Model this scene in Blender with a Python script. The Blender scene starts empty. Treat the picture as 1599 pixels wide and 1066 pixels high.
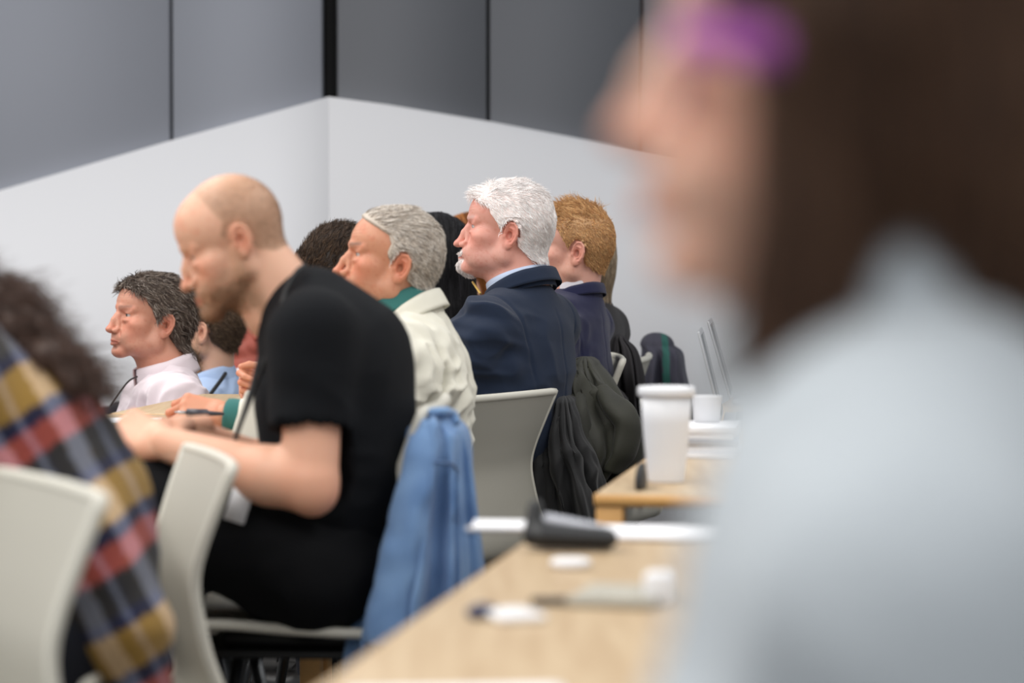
import bpy, math, random
import numpy as np
from mathutils import Vector, Matrix

random.seed(7)
SC = bpy.context.scene
COL = SC.collection

# ------------------------------------------------------------------ camera, world, light
FPX, CX, CY = 4441.0, 799.5, 533.0
CAMZ = 1.16
TILT = math.radians(2.14)
cd = bpy.data.cameras.new('camera')
cam = bpy.data.objects.new('camera', cd)
COL.objects.link(cam)
cam.location = (0, 0, CAMZ)
cam.rotation_euler = (math.pi / 2 - TILT, 0, 0)
cd.sensor_width = 36.0
cd.lens = FPX / 1599.0 * 36.0
cd.clip_start = 0.05
cd.clip_end = 200
cd.dof.use_dof = True
cd.dof.focus_distance = 6.9
cd.dof.aperture_fstop = 2.8
SC.camera = cam

w = bpy.data.worlds.new('world')
SC.world = w
w.use_nodes = True
w.node_tree.nodes['Background'].inputs[0].default_value = (0.93, 0.96, 1.0, 1)
w.node_tree.nodes['Background'].inputs[1].default_value = 0.60

def area(name, loc, rot, sx, sy, power, col=(1, 1, 1)):
    l = bpy.data.lights.new(name, 'AREA')
    l.shape = 'RECTANGLE'; l.size = sx; l.size_y = sy; l.energy = power; l.color = col
    o = bpy.data.objects.new(name, l); COL.objects.link(o)
    o.location = loc; o.rotation_euler = rot
    return o
area('ceiling_and_fill_light', (-1.9, 5.0, 3.4), (0, 0, 0), 1.4, 7.0, 145, (1, 0.97, 0.93))
area('ceiling_and_fill_light', (1.6, 4.4, 3.4), (0, 0, 0), 1.2, 5.0, 80, (1, 0.97, 0.93))
area('ceiling_and_fill_light', (-1.6, 1.4, 3.4), (0, 0, 0), 1.2, 2.0, 40, (1, 0.97, 0.93))  # added fill lamp, brightens the camera-facing chair backs
area('ceiling_and_fill_light', (0.0, -0.4, 3.4), (0, 0, 0), 3.0, 1.4, 30, (1, 0.97, 0.93))  # added lamp near the camera to brighten the close woman's shirt
area('ceiling_and_fill_light', (-4.5, 7.0, 3.4), (0, 0, 0), 1.6, 6.0, 135, (1, 0.97, 0.93))

SC.view_settings.view_transform = 'Standard'
SC.view_settings.look = 'None'
SC.view_settings.exposure = 0.0
SC.view_settings.gamma = 1.0
SC.view_settings.use_curve_mapping = False
SC.cycles.use_denoising = True
SC.cycles.max_bounces = 8

# ------------------------------------------------------------------ helpers: placing, tagging, meshes
_ct, _st = math.cos(TILT), math.sin(TILT)
def W(px, py, D):
    """the world point seen at photo pixel px,py and D metres deep"""
    a = (px - CX) / FPX * D; b = (py - CY) / FPX * D
    return np.array([a, D * _ct - b * _st, CAMZ - D * _st - b * _ct])

def WZ(px, z, D):
    """the point at height z and depth D that falls in image column px"""
    y = (D - (CAMZ - z) * _st) / _ct
    return np.array([(px - CX) / FPX * D, y, z])

def empty(name, loc, label=None, cat=None, group=None, rz=0.0):
    o = bpy.data.objects.new(name, None); COL.objects.link(o)
    o.empty_display_size = 0.1
    o.location = loc; o.rotation_euler = (0, 0, rz)
    tag(o, label, cat, group)
    return o

def tag(o, label=None, cat=None, group=None, kind=None):
    if label: o['label'] = label
    if cat: o['category'] = cat
    if group: o['group'] = group
    if kind: o['kind'] = kind
    return o

class Geo:
    """vertices, faces (list of int arrays, 3 or 4 wide) and point colours"""
    def __init__(s):
        s.v = []; s.f = []; s.c = []; s.n = 0
    def add(s, v, f, c=None):
        v = np.asarray(v, float).reshape(-1, 3); f = np.asarray(f, int)
        s.v.append(v); s.f.append(f + s.n)
        if c is None: c = (0.5, 0.5, 0.5)
        c = np.asarray(c, float)
        if c.ndim == 1: c = np.tile(c[:3], (len(v), 1))
        s.c.append(c[:, :3]); s.n += len(v)
        return s
    def geo(s):
        return np.concatenate(s.v), s.f, np.concatenate(s.c)

def mesh_obj(name, geo, mat, parent=None, smooth=True, inv=None, angle=None):
    if isinstance(geo, Geo):
        v, fs, c = geo.geo()
    else:
        v, f, c = geo; fs = [f]
    v = np.asarray(v, float)
    if parent is not None:       # vertices are given in world space
        m = np.array(world_inv(parent))
        v = v @ m[:3, :3].T + m[:3, 3]
        me_par = parent
    me = bpy.data.meshes.new(name)
    nv = len(v); loops = np.concatenate([f.reshape(-1) for f in fs])
    tot = np.concatenate([np.full(len(f), f.shape[1]) for f in fs])
    starts = np.concatenate([[0], np.cumsum(tot)[:-1]])
    me.vertices.add(nv); me.vertices.foreach_set('co', v.astype(np.float32).ravel())
    me.loops.add(len(loops)); me.loops.foreach_set('vertex_index', loops.astype(np.int32))
    me.polygons.add(len(tot)); me.polygons.foreach_set('loop_start', starts.astype(np.int32))
    me.update(calc_edges=True)
    me.validate()
    if c is not None:
        at = me.color_attributes.new('Col', 'FLOAT_COLOR', 'POINT')
        cc = np.ones((nv, 4), np.float32); cc[:, :3] = c
        if len(me.vertices) == nv: at.data.foreach_set('color', cc.ravel())
    if smooth:
        me.polygons.foreach_set('use_smooth', np.ones(len(me.polygons), bool))
    me.materials.append(mat)
    if angle is not None:
        me.set_sharp_from_angle(angle=angle)
    o = bpy.data.objects.new(name, me); COL.objects.link(o)
    if parent is not None: o.parent = parent
    return o

def world_inv(o):
    m = Matrix.LocRotScale(o.location, o.rotation_euler, o.scale)
    p = o.parent
    while p is not None:
        m = Matrix.LocRotScale(p.location, p.rotation_euler, p.scale) @ m; p = p.parent
    return m.inverted()

def to_local(o, v): 
    m = np.array(world_inv(o)); return np.asarray(v) @ m[:3, :3].T + m[:3, 3]

# ------------------------------------------------------------------ materials
def srgb(r, g=None, b=None):
    if g is None: r, g, b = r
    f = lambda c: (c / 255.0 / 12.92) if c / 255.0 <= 0.04045 else ((c / 255.0 + 0.055) / 1.055) ** 2.4
    return np.array([f(r), f(g), f(b)])

def mat(name, col=None, rough=0.6, attr=False, sss=0.0, metal=0.0, spec=0.5, bump=None, sheen=0.0, trans=0.0, noise=None, coat=0.0, alpha=1.0):
    m = bpy.data.materials.new(name); m.use_nodes = True
    nt = m.node_tree; b = nt.nodes['Principled BSDF']
    if col is not None: b.inputs['Base Color'].default_value = (*col, 1)
    b.inputs['Roughness'].default_value = rough
    b.inputs['Metallic'].default_value = metal
    b.inputs['Specular IOR Level'].default_value = spec
    b.inputs['Sheen Weight'].default_value = sheen
    b.inputs['Sheen Roughness'].default_value = 0.5
    b.inputs['Transmission Weight'].default_value = trans
    b.inputs['Coat Weight'].default_value = coat
    b.inputs['Alpha'].default_value = alpha
    if sss > 0:
        b.inputs['Subsurface Weight'].default_value = sss
        b.inputs['Subsurface Radius'].default_value = (1.0, 0.35, 0.18)
        b.inputs['Subsurface Scale'].default_value = 0.006
    tc = nt.nodes.new('ShaderNodeTexCoord')
    src = None
    if attr:
        a = nt.nodes.new('ShaderNodeAttribute'); a.attribute_name = 'Col'
        src = a.outputs['Color']
    if noise:      # (scale, amount): mottling of the base colour
        n = nt.nodes.new('ShaderNodeTexNoise'); n.inputs['Scale'].default_value = noise[0]
        n.inputs['Detail'].default_value = 4
        nt.links.new(tc.outputs['Object'], n.inputs['Vector'])
        mr = nt.nodes.new('ShaderNodeMapRange')
        mr.inputs['To Min'].default_value = 1 - noise[1]; mr.inputs['To Max'].default_value = 1 + noise[1]
        nt.links.new(n.outputs['Fac'], mr.inputs['Value'])
        mx = nt.nodes.new('ShaderNodeVectorMath'); mx.operation = 'SCALE'
        if src is not None: nt.links.new(src, mx.inputs[0])
        else: mx.inputs[0].default_value = tuple(col)
        nt.links.new(mr.outputs[0], mx.inputs['Scale'])
        src = mx.outputs[0]
    if src is not None: nt.links.new(src, b.inputs['Base Color'])
    if bump:       # list of (kind, scale, strength, distance)
        prev = None
        for kind, sc, st, dist in bump:
            if kind == 'noise':
                n = nt.nodes.new('ShaderNodeTexNoise'); n.inputs['Scale'].default_value = sc; n.inputs['Detail'].default_value = 5
                nt.links.new(tc.outputs['Object'], n.inputs['Vector']); out = n.outputs['Fac']
            elif kind == 'weave':
                n = nt.nodes.new('ShaderNodeTexWave'); n.inputs['Scale'].default_value = sc; n.bands_direction = 'DIAGONAL'
                n.inputs['Distortion'].default_value = 1.0
                nt.links.new(tc.outputs['Object'], n.inputs['Vector']); out = n.outputs['Fac']
            bp = nt.nodes.new('ShaderNodeBump'); bp.inputs['Strength'].default_value = st; bp.inputs['Distance'].default_value = dist
            nt.links.new(out, bp.inputs['Height'])
            if prev is not None: nt.links.new(prev, bp.inputs['Normal'])
            prev = bp.outputs['Normal']
        nt.links.new(prev, b.inputs['Normal'])
    return m

# ------------------------------------------------------------------ distance fields and surface nets
def sm_union(a, b, k):
    if k <= 0: return np.minimum(a, b)
    h = np.maximum(k - np.abs(a - b), 0) / k
    return np.minimum(a, b) - h * h * k * 0.25

def sm_cut(a, b, k):      # a minus b
    if k <= 0: return np.maximum(a, -b)
    h = np.maximum(k - np.abs(a + b), 0) / k
    return np.maximum(a, -b) + h * h * k * 0.25

def unit(v):
    v = np.asarray(v, float); return v / (np.linalg.norm(v) + 1e-12)

def rotm(rx=0, ry=0, rz=0):
    return np.array(Matrix.Rotation(math.radians(rz), 3, 'Z') @ Matrix.Rotation(math.radians(ry), 3, 'Y') @ Matrix.Rotation(math.radians(rx), 3, 'X'))

class Field:
    def __init__(s, lo, hi, h):
        s.lo = np.asarray(lo, float); s.h = h
        s.n = np.ceil((np.asarray(hi, float) - s.lo) / h).astype(int) + 1
        s.vol = np.full(s.n, 1.0, np.float32)
        s.ax = [(s.lo[i] + h * np.arange(s.n[i])).astype(np.float32) for i in range(3)]
    def sub(s, lo, hi):
        a = np.clip(np.floor((np.asarray(lo) - s.lo) / s.h).astype(int), 0, s.n)
        b = np.clip(np.ceil((np.asarray(hi) - s.lo) / s.h).astype(int) + 1, 0, s.n)
        if np.any(b <= a): return None
        sl = tuple(slice(a[i], b[i]) for i in range(3))
        return sl, s.ax[0][sl[0]][:, None, None], s.ax[1][sl[1]][None, :, None], s.ax[2][sl[2]][None, None, :]
    def _apply(s, lo, hi, fn, k, cut):
        pad = k + 3 * s.h
        r = s.sub(np.asarray(lo) - pad, np.asarray(hi) + pad)
        if r is None: return s
        sl, x, y, z = r
        d = fn(x, y, z).astype(np.float32)
        s.vol[sl] = sm_cut(s.vol[sl], d, k) if cut else sm_union(s.vol[sl], d, k)
        return s
    def ell(s, c, r, k=0.0, R=None, cut=False):
        c = np.asarray(c, float); r = np.asarray(r, float); m = max(r)
        ext = r if R is None else np.array([m, m, m])
        def fn(x, y, z):
            dx, dy, dz = x - c[0], y - c[1], z - c[2]
            if R is not None:
                dx, dy, dz = (dx * R[0][0] + dy * R[1][0] + dz * R[2][0], dx * R[0][1] + dy * R[1][1] + dz * R[2][1], dx * R[0][2] + dy * R[1][2] + dz * R[2][2])
            k0 = np.sqrt((dx / r[0]) ** 2 + (dy / r[1]) ** 2 + (dz / r[2]) ** 2)
            k1 = np.sqrt((dx / r[0] ** 2) ** 2 + (dy / r[1] ** 2) ** 2 + (dz / r[2] ** 2) ** 2)
            return k0 * (k0 - 1) / (k1 + 1e-9)
        return s._apply(c - ext, c + ext, fn, k, cut)
    def cap(s, a, b, ra, rb=None, k=0.0, cut=False, flat=None):
        """tapered capsule; flat=(axis, factor) widens it along a unit axis by factor"""
        a = np.asarray(a, float); b = np.asarray(b, float); rb = ra if rb is None else rb
        m = max(ra, rb) * (max(flat[1], 1) if flat else 1)
        ab = b - a; L2 = ab @ ab + 1e-12
        def fn(x, y, z):
            dx, dy, dz = x - a[0], y - a[1], z - a[2]
            t = np.clip((dx * ab[0] + dy * ab[1] + dz * ab[2]) / L2, 0, 1)
            dx, dy, dz = dx - t * ab[0], dy - t * ab[1], dz - t * ab[2]
            if flat:
                u = unit(flat[0]); q = dx * u[0] + dy * u[1] + dz * u[2]
                g = q * (1 / flat[1] - 1)
                dx, dy, dz = dx + g * u[0], dy + g * u[1], dz + g * u[2]
            return np.sqrt(dx * dx + dy * dy + dz * dz) - (ra + t * (rb - ra))
        return s._apply(np.minimum(a, b) - m, np.maximum(a, b) + m, fn, k, cut)
    def chain(s, pts, rs, k=0.0, cut=False, flat=None):
        for i in range(len(pts) - 1):
            s.cap(pts[i], pts[i + 1], rs[i], rs[i + 1], k if i == 0 else max(k * 0.5, 0.25 * min(rs[i], rs[i + 1])) if not cut else k, cut, flat)
        return s
    def plane(s, p, n, k=0.0):      # cut away everything on the side n points to
        n = unit(n); d = -(s.ax[0][:, None, None] - p[0]) * n[0] - (s.ax[1][None, :, None] - p[1]) * n[1] - (s.ax[2][None, None, :] - p[2]) * n[2]
        s.vol = sm_cut(s.vol, d.astype(np.float32), k); return s
    def shell(s, t):   # hollow out to wall thickness t
        s.vol = np.maximum(s.vol, -(s.vol + t)); return s
    def sample(s, p):
        q = (np.asarray(p) - s.lo) / s.h
        q = np.clip(q, 0, s.n - 1.001); i = q.astype(int); f = q - i
        v = s.vol; r = 0
        for a in (0, 1):
            for b in (0, 1):
                for c in (0, 1):
                    wgt = (f[:, 0] if a else 1 - f[:, 0]) * (f[:, 1] if b else 1 - f[:, 1]) * (f[:, 2] if c else 1 - f[:, 2])
                    r = r + wgt * v[i[:, 0] + a, i[:, 1] + b, i[:, 2] + c]
        return r
    def grad(s, p):
        e = s.h; g = []
        for i in range(3):
            o = np.zeros(3); o[i] = e
            g.append(s.sample(p + o) - s.sample(p - o))
        g = np.stack(g, 1); return g / (np.linalg.norm(g, axis=1, keepdims=True) + 1e-9)
    def nets(s):
        v = s.vol.copy()
        for ax in range(3):          # close the field at its borders
            for e in (0, -1):
                ix = [slice(None)] * 3; ix[ax] = e; v[tuple(ix)] = np.maximum(v[tuple(ix)], 0.2 * s.h)
        ins = v < 0
        nx, ny, nz = v.shape
        cnt = np.zeros((nx - 1, ny - 1, nz - 1), np.int8)
        for a in (0, 1):
            for b in (0, 1):
                for c in (0, 1):
                    cnt += ins[a:nx - 1 + a, b:ny - 1 + b, c:nz - 1 + c]
        act = (cnt > 0) & (cnt < 8)
        I = np.argwhere(act)
        idx = np.full(act.shape, -1, np.int64); idx[act] = np.arange(len(I))
        acc = np.zeros((len(I), 3)); num = np.zeros(len(I))
        cor = [(a, b, c) for a in (0, 1) for b in (0, 1) for c in (0, 1)]
        for ca in cor:
            for ax in range(3):
                if ca[ax]: continue
                cb = list(ca); cb[ax] = 1
                va = v[I[:, 0] + ca[0], I[:, 1] + ca[1], I[:, 2] + ca[2]]; vb = v[I[:, 0] + cb[0], I[:, 1] + cb[1], I[:, 2] + cb[2]]
                m = (va < 0) != (vb < 0)
                t = np.where(m, va / np.where(m, va - vb, 1), 0)
                p = np.tile(np.array(ca, float), (len(I), 1)); p[:, ax] = t
                acc += p * m[:, None]; num += m
        V = (I + acc / num[:, None]) * s.h + s.lo
        Fs = []
        for ax in range(3):
            u, w_ = [(1, 2), (2, 0), (0, 1)][ax]
            sa = [slice(None)] * 3; sb = [slice(None)] * 3
            sa[ax] = slice(0, -1); sb[ax] = slice(1, None)
            A = ins[tuple(sa)]; B = ins[tuple(sb)]
            E = np.argwhere(A != B)
            E = E[(E[:, u] > 0) & (E[:, w_] > 0) & (E[:, u] < v.shape[u] - 1) & (E[:, w_] < v.shape[w_] - 1)]
            fl = A[E[:, 0], E[:, 1], E[:, 2]]
            q = []
            for du, dw in ((-1, -1), (0, -1), (0, 0), (-1, 0)):
                e = E.copy(); e[:, u] += du; e[:, w_] += dw
                q.append(idx[e[:, 0], e[:, 1], e[:, 2]])
            q = np.stack(q, 1)
            q[~fl] = q[~fl][:, ::-1]
            Fs.append(q)
        return V, np.concatenate(Fs)

def vnormals(V, F):
    n = np.cross(V[F[:, 2]] - V[F[:, 0]], V[F[:, -1]] - V[F[:, 1]])
    N = np.zeros_like(V)
    for i in range(F.shape[1]):
        for a in range(3): N[:, a] += np.bincount(F[:, i], n[:, a], len(V))
    return N / (np.linalg.norm(N, axis=1, keepdims=True) + 1e-12)

def relax(V, F, it=1, lam=0.5):
    for _ in range(it):
        S = np.zeros_like(V); c = np.zeros(len(V)); m = F.shape[1]
        for i in range(m):
            j = (i + 1) % m
            for a in range(3):
                S[:, a] += np.bincount(F[:, i], V[F[:, j], a], len(V)) + np.bincount(F[:, j], V[F[:, i], a], len(V))
            c += np.bincount(F[:, i], minlength=len(V)) + np.bincount(F[:, j], minlength=len(V))
        V = V + lam * (S / np.maximum(c, 1)[:, None] - V)
    return V

_rng = np.random.RandomState(3)
_NT = _rng.rand(32, 32, 32).astype(np.float32) * 2 - 1
def vnoise(p):
    """smooth value noise in -1..1 at points p (n,3)"""
    p = np.asarray(p, float); i = np.floor(p).astype(int); f = p - i; f = f * f * (3 - 2 * f)
    r = 0
    for a in (0, 1):
        for b in (0, 1):
            for c in (0, 1):
                wgt = (f[:, 0] if a else 1 - f[:, 0]) * (f[:, 1] if b else 1 - f[:, 1]) * (f[:, 2] if c else 1 - f[:, 2])
                r = r + wgt * _NT[(i[:, 0] + a) % 32, (i[:, 1] + b) % 32, (i[:, 2] + c) % 32]
    return r
def fbm(p, o=3):
    r = 0; a = 1.0
    for i in range(o): r = r + a * vnoise(p * 2 ** i + 7.3 * i); a *= 0.5
    return r
def sstep(a, b, x):
    t = np.clip((x - a) / (b - a), 0, 1); return t * t * (3 - 2 * t)
def gau(p, c, r):
    c = np.asarray(c, float); r = np.asarray(r, float) * np.ones(3)
    return np.exp(-(((p - c) / r) ** 2).sum(1))
# ------------------------------------------------------------------ heads  (local frame: x forward, y to the left ear, z up, origin between the ears; metres)
MM = 0.001
def face_warp(V, k=1.0):
    # the face sits a little higher against the ears than it was modelled
    V = V.copy(); x, z = V[:, 0] / MM, V[:, 2] / MM
    s = sstep(-8, 55, x)
    V[:, 2] += MM * k * s * (8.0 * sstep(82, 35, z) * sstep(-135, -100, z) + 0.10 * np.clip(-z, 0, 105))
    return V
def build_head(P, neck_to, neck_r=0.058, chest=None, h=0.0017):
    """P: shape parameters; neck_to: the base of the neck in head coordinates. Returns the field and its mesh."""
    g = lambda k, d=0.0: P.get(k, d)
    nt = np.asarray(neck_to, float)
    lo = np.minimum(np.array([-0.125, -0.1, -0.12]), nt - 0.075); hi = np.maximum(np.array([0.14, 0.1, 0.15]), nt + 0.075)
    f = Field(lo, hi, h)
    def E(c, r, k=0.0, R=None, cut=False): f.ell(np.array(c) * MM, np.array(r) * MM, k * MM, R, cut)
    def C(a, b, ra, rb=None, k=0.0, cut=False, flat=None): f.cap(np.array(a) * MM, np.array(b) * MM, ra * MM, None if rb is None else rb * MM, k * MM, cut, flat)
    def both(fn, c, *a, **kw):
        for sgn in (1, -1): fn((c[0], c[1] * sgn, c[2]), *a, **kw)
    wd = g('width', 1.0)                                    # face fullness
    jw = g('jaw', 1.0); ch = g('chin', 0.0); nz = g('nose', 0.0)
    # skull
    E((-12, 0, 48), (90, 75, 82), 0)
    E((38, 0, 52), (54, 63, 62 + g('forehead', 0)), 18)
    E((-42, 0, 30), (58, 66, 62), 20)
    # face block
    E((38, 0, -22), (50, 55 * wd, 66), 18)
    E((48, 0, -48), (42, 44 * wd, 44), 16)
    # neck
    C((-22, 0, -30), nt / MM, neck_r / MM * 0.93, neck_r / MM * 1.08, 26)
    C((0, 0, -48), nt / MM + np.array([22, 0, 0]), 44, neck_r / MM * 0.9, 22)
    # jaw
    for s in (1, -1):
        C((4, s * 54 * jw, -44), (74 + ch, s * 15, -88), 15 * g('jawr', 1), 13, 22)
        C((-2, s * 60 * jw, -12), (6, s * 56 * jw, -46), 12, 14, 18)
        E((56, s * 46 * wd, -8), (26, 19, 19), 20)          # cheek bone
        E((60, s * 36 * wd, -40), (24, 19, 25), 20)         # cheek
        if g('jowl'): E((48, s * 42, -68), (24, 18, 20 * g('jowl')), 18)
        C((85, s * 10, 36), (67, s * 46, 32), 8.5 + g('brow', 1), 7.5, 9)   # brow ridge
    E((76 + ch, 0, -88), (17, 21, 14), 12)
    if g('dchin'): E((45, 0, -92), (40, 34, 20 * g('dchin')), 22)
    # upper jaw
    E((76, 0, -46), (20, 27, 22), 14)
    # sockets
    for s in (1, -1): E((90, s * 32, 17), (16.5, 19, 12), 7, cut=True)
    for s in (1, -1): E((80, s * 33, 3), (9, 17, 6), 8, cut=False)
    # eyelids round the balls
    op = g('eye', 1.0) * 1.2
    for s in (1, -1):
        E((69, s * 32, 17), (14.2, 15.5, 14), 3)
        C((80, s * 20, 27), (74, s * 45, 25), 4.0, 3.5, 6)  # fold above the lid
        if op > 0:
            C((83.5, s * 24, 16.5), (79, s * 42, 16), 4.2 * op, 3.5 * op, 0.7, cut=True, flat=((1, 0, 0), 2.2))
    # nose
    nl = 26 + nz; nb = g('nosebump', 1.5)
    C((85, 0, 27), (100 + nz * .5 + nb, 0, 2), 6.5, 7.0, 8)
    C((100 + nz * .5 + nb, 0, 2), (84 + nl, 0, -22 + g('nosedrop', -2)), 7.0, 9.5 + g('tip', 0), 6)
    E((85 + nl, 0, -23 + g('nosedrop', -2)), (10.5 + g('tip', 0), 10 + g('tip', 0), 8.5 + g('tip', 0)), 5)
    C((86 + nl - 5, 0, -29 + g('nosedrop', -2)), (92, 0, -35), 5, 5, 5)
    for s in (1, -1):
        E((96 + nz * .4, s * 13, -28), (12, 7.5, 8.5), 3.5)
        C((92, s * 5, 12), (93, s * 15, -24), 6, 6, 8)
        E((102 + nz * .5, s * 7, -36), (7.5, 3.6, 5), 2, cut=True)
        C((92, s * 22, -27), (82, s * 31, -52), 1.0, 1.0, 6, cut=True)    # nasolabial fold
    # lips
    lf = g('lips', 1.0)
    for s in (1, -1):
        C((96, s * 0, -54), (87, s * 23, -60), 5.6 * lf, 3.0, 3)
        C((94.5, s * 0, -66), (86, s * 22, -61), 6.4 * lf, 3.0, 3)
    for s in (1, -1):
        C((104, 0, -60), (86, s * 25, -61.5), 0.9, 0.9, 2.2, cut=True)
    E((94, 0, -76), (7, 14, 4), 6, cut=True)                # groove under the lower lip
    E((101, 0, -45), (4, 3.5, 8), 4, cut=True)              # philtrum
    if g('beard'):                                          # fuller chin under a goatee
        E((84, 0, -88), (20, 22, 20), 8)
    # ears
    ez = g('earz', 0); es = g('ears', 1.0)
    for s in (1, -1):
        R = rotm(0, -14, -s * 22)
        c = np.array([-12, s * 77, 4 + ez])
        E(c, (19 * es, 5.5, 32 * es), 4, R)
        def L(x, z, y=0): return c + R @ np.array([x, s * y, z]) 
        E(L(-1, 3, 5), (12 * es, 4.5, 21 * es), 3, R, cut=True)
        pts = [(14, 4), (13, 18), (6, 28), (-5, 30), (-14, 22), (-17, 8), (-15, -6), (-9, -18)]
        for i in range(len(pts) - 1):
            C(L(pts[i][0] * es, pts[i][1] * es, 3), L(pts[i + 1][0] * es, pts[i + 1][1] * es, 3), 3.0, 3.0, 1.5)
        pts = [(4, 18), (-6, 16), (-9, 4), (-6, -9), (2, -14)]
        for i in range(len(pts) - 1):
            C(L(pts[i][0] * es, pts[i][1] * es, 2), L(pts[i + 1][0] * es, pts[i + 1][1] * es, 2), 2.4, 2.4, 2)
        E(L(1, -24, 2), (8, 4.5, 9), 3, R)                  # lobe
        E(L(13, -5, 3), (4, 3, 6), 2, R)                    # tragus
        E(L(3, 0, 0), (6.5, 6, 10), 2, R, cut=True)
    if chest is not None:
        for (a, b, ra, rb) in chest: f.cap(a, b, ra, rb, 0.03)
    V, F = f.nets()
    V = relax(V, F, 1, 0.35)
    q = V / MM                                              # lower face further forward
    V[:, 0] += MM * g('low', 6) * sstep(-12, -58, q[:, 2]) * sstep(20, 75, q[:, 0]) * sstep(-125, -95, q[:, 2])
    return f, face_warp(V, g('fw', 1.0)), F, V

def skin_colour(p, N, P, base):
    """base: linear colour; p local head coordinates in metres"""
    q = p / MM; n = len(p)
    c = np.tile(base, (n, 1)).astype(float)
    def mix(col, a):
        nonlocal c
        a = np.clip(a, 0, 1)[:, None]; c = c * (1 - a) + np.asarray(col) * a
    g = lambda k, d=0.0: P.get(k, d)
    red = base * np.array([1.02, 0.62, 0.55]); 
    ay = np.abs(q[:, 1]); s = np.stack([q[:, 0], ay, q[:, 2]], 1)
    ru = g('ruddy', 0.5)
    mix(red, ru * 0.9 * gau(s, (112, 0, -22), (14, 14, 14)))
    mix(red, ru * 0.7 * gau(s, (68, 44, -16), (26, 24, 20)))
    mix(red, ru * 0.9 * gau(s, (-12, 82, 6), (22, 14, 34)))
    mix(red, ru * 0.5 * sstep(-0.2, 0.9, vnoise(p * 55)) * sstep(20, 60, q[:, 0]))
    if g('neckred'): mix(base * np.array([0.85, 0.45, 0.36]), g('neckred') * sstep(-55, -105, q[:, 2]))
    # lips
    lp = np.exp(-((q[:, 2] + 60) / 6.5) ** 4) * sstep(27, 20, ay) * sstep(84, 88, q[:, 0])
    mix(base * np.array([0.70, 0.34, 0.33]), 0.8 * lp)
    ln = np.exp(-((q[:, 2] + 60.5) / 1.3) ** 2) * sstep(26, 20, ay) * sstep(84, 88, q[:, 0])
    mix(base * 0.25, 0.6 * ln)  # dark parting line: shade of the mouth crease put into the colour
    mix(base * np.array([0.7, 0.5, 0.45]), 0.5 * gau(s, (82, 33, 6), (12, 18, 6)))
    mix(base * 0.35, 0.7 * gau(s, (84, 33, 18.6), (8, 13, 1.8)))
    hc = P.get('browcol'); mix(base * np.array([0.62, 0.42, 0.36]), 0.45 * gau(s, (82, 34, 26), (12, 17, 7)))  # shade under the brow ridge painted into the skin
    if hc is not None:
        br = np.exp(-((q[:, 2] - 36 - 0.10 * (ay - 10)) / 4.5) ** 2) * sstep(8, 13, ay) * sstep(54, 44, ay) * sstep(55, 66, q[:, 0])
        mix(hc, g('browamt', 0.8) * br * (0.75 + 0.25 * vnoise(p * 700)))
    st = g('stubble', 0)
    if st:
        sc = P.get('stubcol', base * 0.3)
        m = sstep(-18, -38, q[:, 2]) * sstep(-20, 15, q[:, 0]) * sstep(-118, -98, q[:, 2])
        m = np.maximum(m, sstep(12, -30, q[:, 2]) * np.exp(-((q[:, 0] - 8) / 16) ** 2) * sstep(50, 60, ay))
        m = m * (1 - lp) * (1 - 0.75 * gau(s, (68, 36, -28), (24, 20, 18)))
        mix(sc, st * m * (0.8 + 0.3 * vnoise(p * 500)))
    # painted shade of fine creases: forehead, crow's feet, under the eye; pores and blotches
    w_ = g('wrinkle', 0.5)
    cr = np.exp(-(((q[:, 2] - 62 + 1.5 * np.sin(ay / 9)) % 9.0 - 4.5) / 0.9) ** 2) * sstep(50, 58, q[:, 2]) * sstep(86, 80, q[:, 2]) * sstep(48, 60, q[:, 0]) * sstep(50, 40, ay)
    cr = cr + np.exp(-(((q[:, 2] - 17 + 0.35 * (60 - q[:, 0])) % 5.0 - 2.5) / 0.8) ** 2) * gau(s, (58, 52, 17), (9, 12, 10))
    mix(base * np.array([0.62, 0.40, 0.34]), w_ * 0.45 * cr)
    mix(base * np.array([0.80, 0.52, 0.46]), 0.30 * sstep(0.1, 0.9, fbm(p * 160, 2)) * sstep(-30, 10, q[:, 0]))
    mix(base * np.array([0.55, 0.28, 0.22]), 0.6 * gau(s, (-9, 79, 5), (7, 5, 12)))  # darker ear hollow, its shade painted into the skin
    fn = P.get('paint')
    if fn is not None: c = fn(q, c, mix) if fn(q, c, mix) is not None else c
    return np.clip(c, 0, 1)

def scalp_mask(q, P):
    """0..1 where head hair grows; q in mm"""
    hl = P.get('hairline', 88); tp = P.get('temple', 40); nape = P.get('nape', -48)
    x, ay, z = q[:, 0], np.abs(q[:, 1]), q[:, 2]
    # front edge as a function of height
    xf = np.interp(z, [-60, 0, 12, 30, 50, 70, hl, hl + 25, 140], [-22, -6, 10, 18, tp, tp + 6, P.get('hx', 78), 84, 90])
    m = sstep(xf + 4, xf - 4, x)
    # behind and under the ear
    lowz = np.interp(x, [-110, -60, -28, -24, 4, 12], [nape, nape, -20, 30, 30, P.get('sideburn', -8)])
    m = m * sstep(lowz - 4, lowz + 4, z)
    ear = (((x + 10) / 24) ** 2 + ((z - 4) / 36) ** 2 < 1) & (ay > 66)
    m = np.where(ear, 0, m)
    return m

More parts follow.
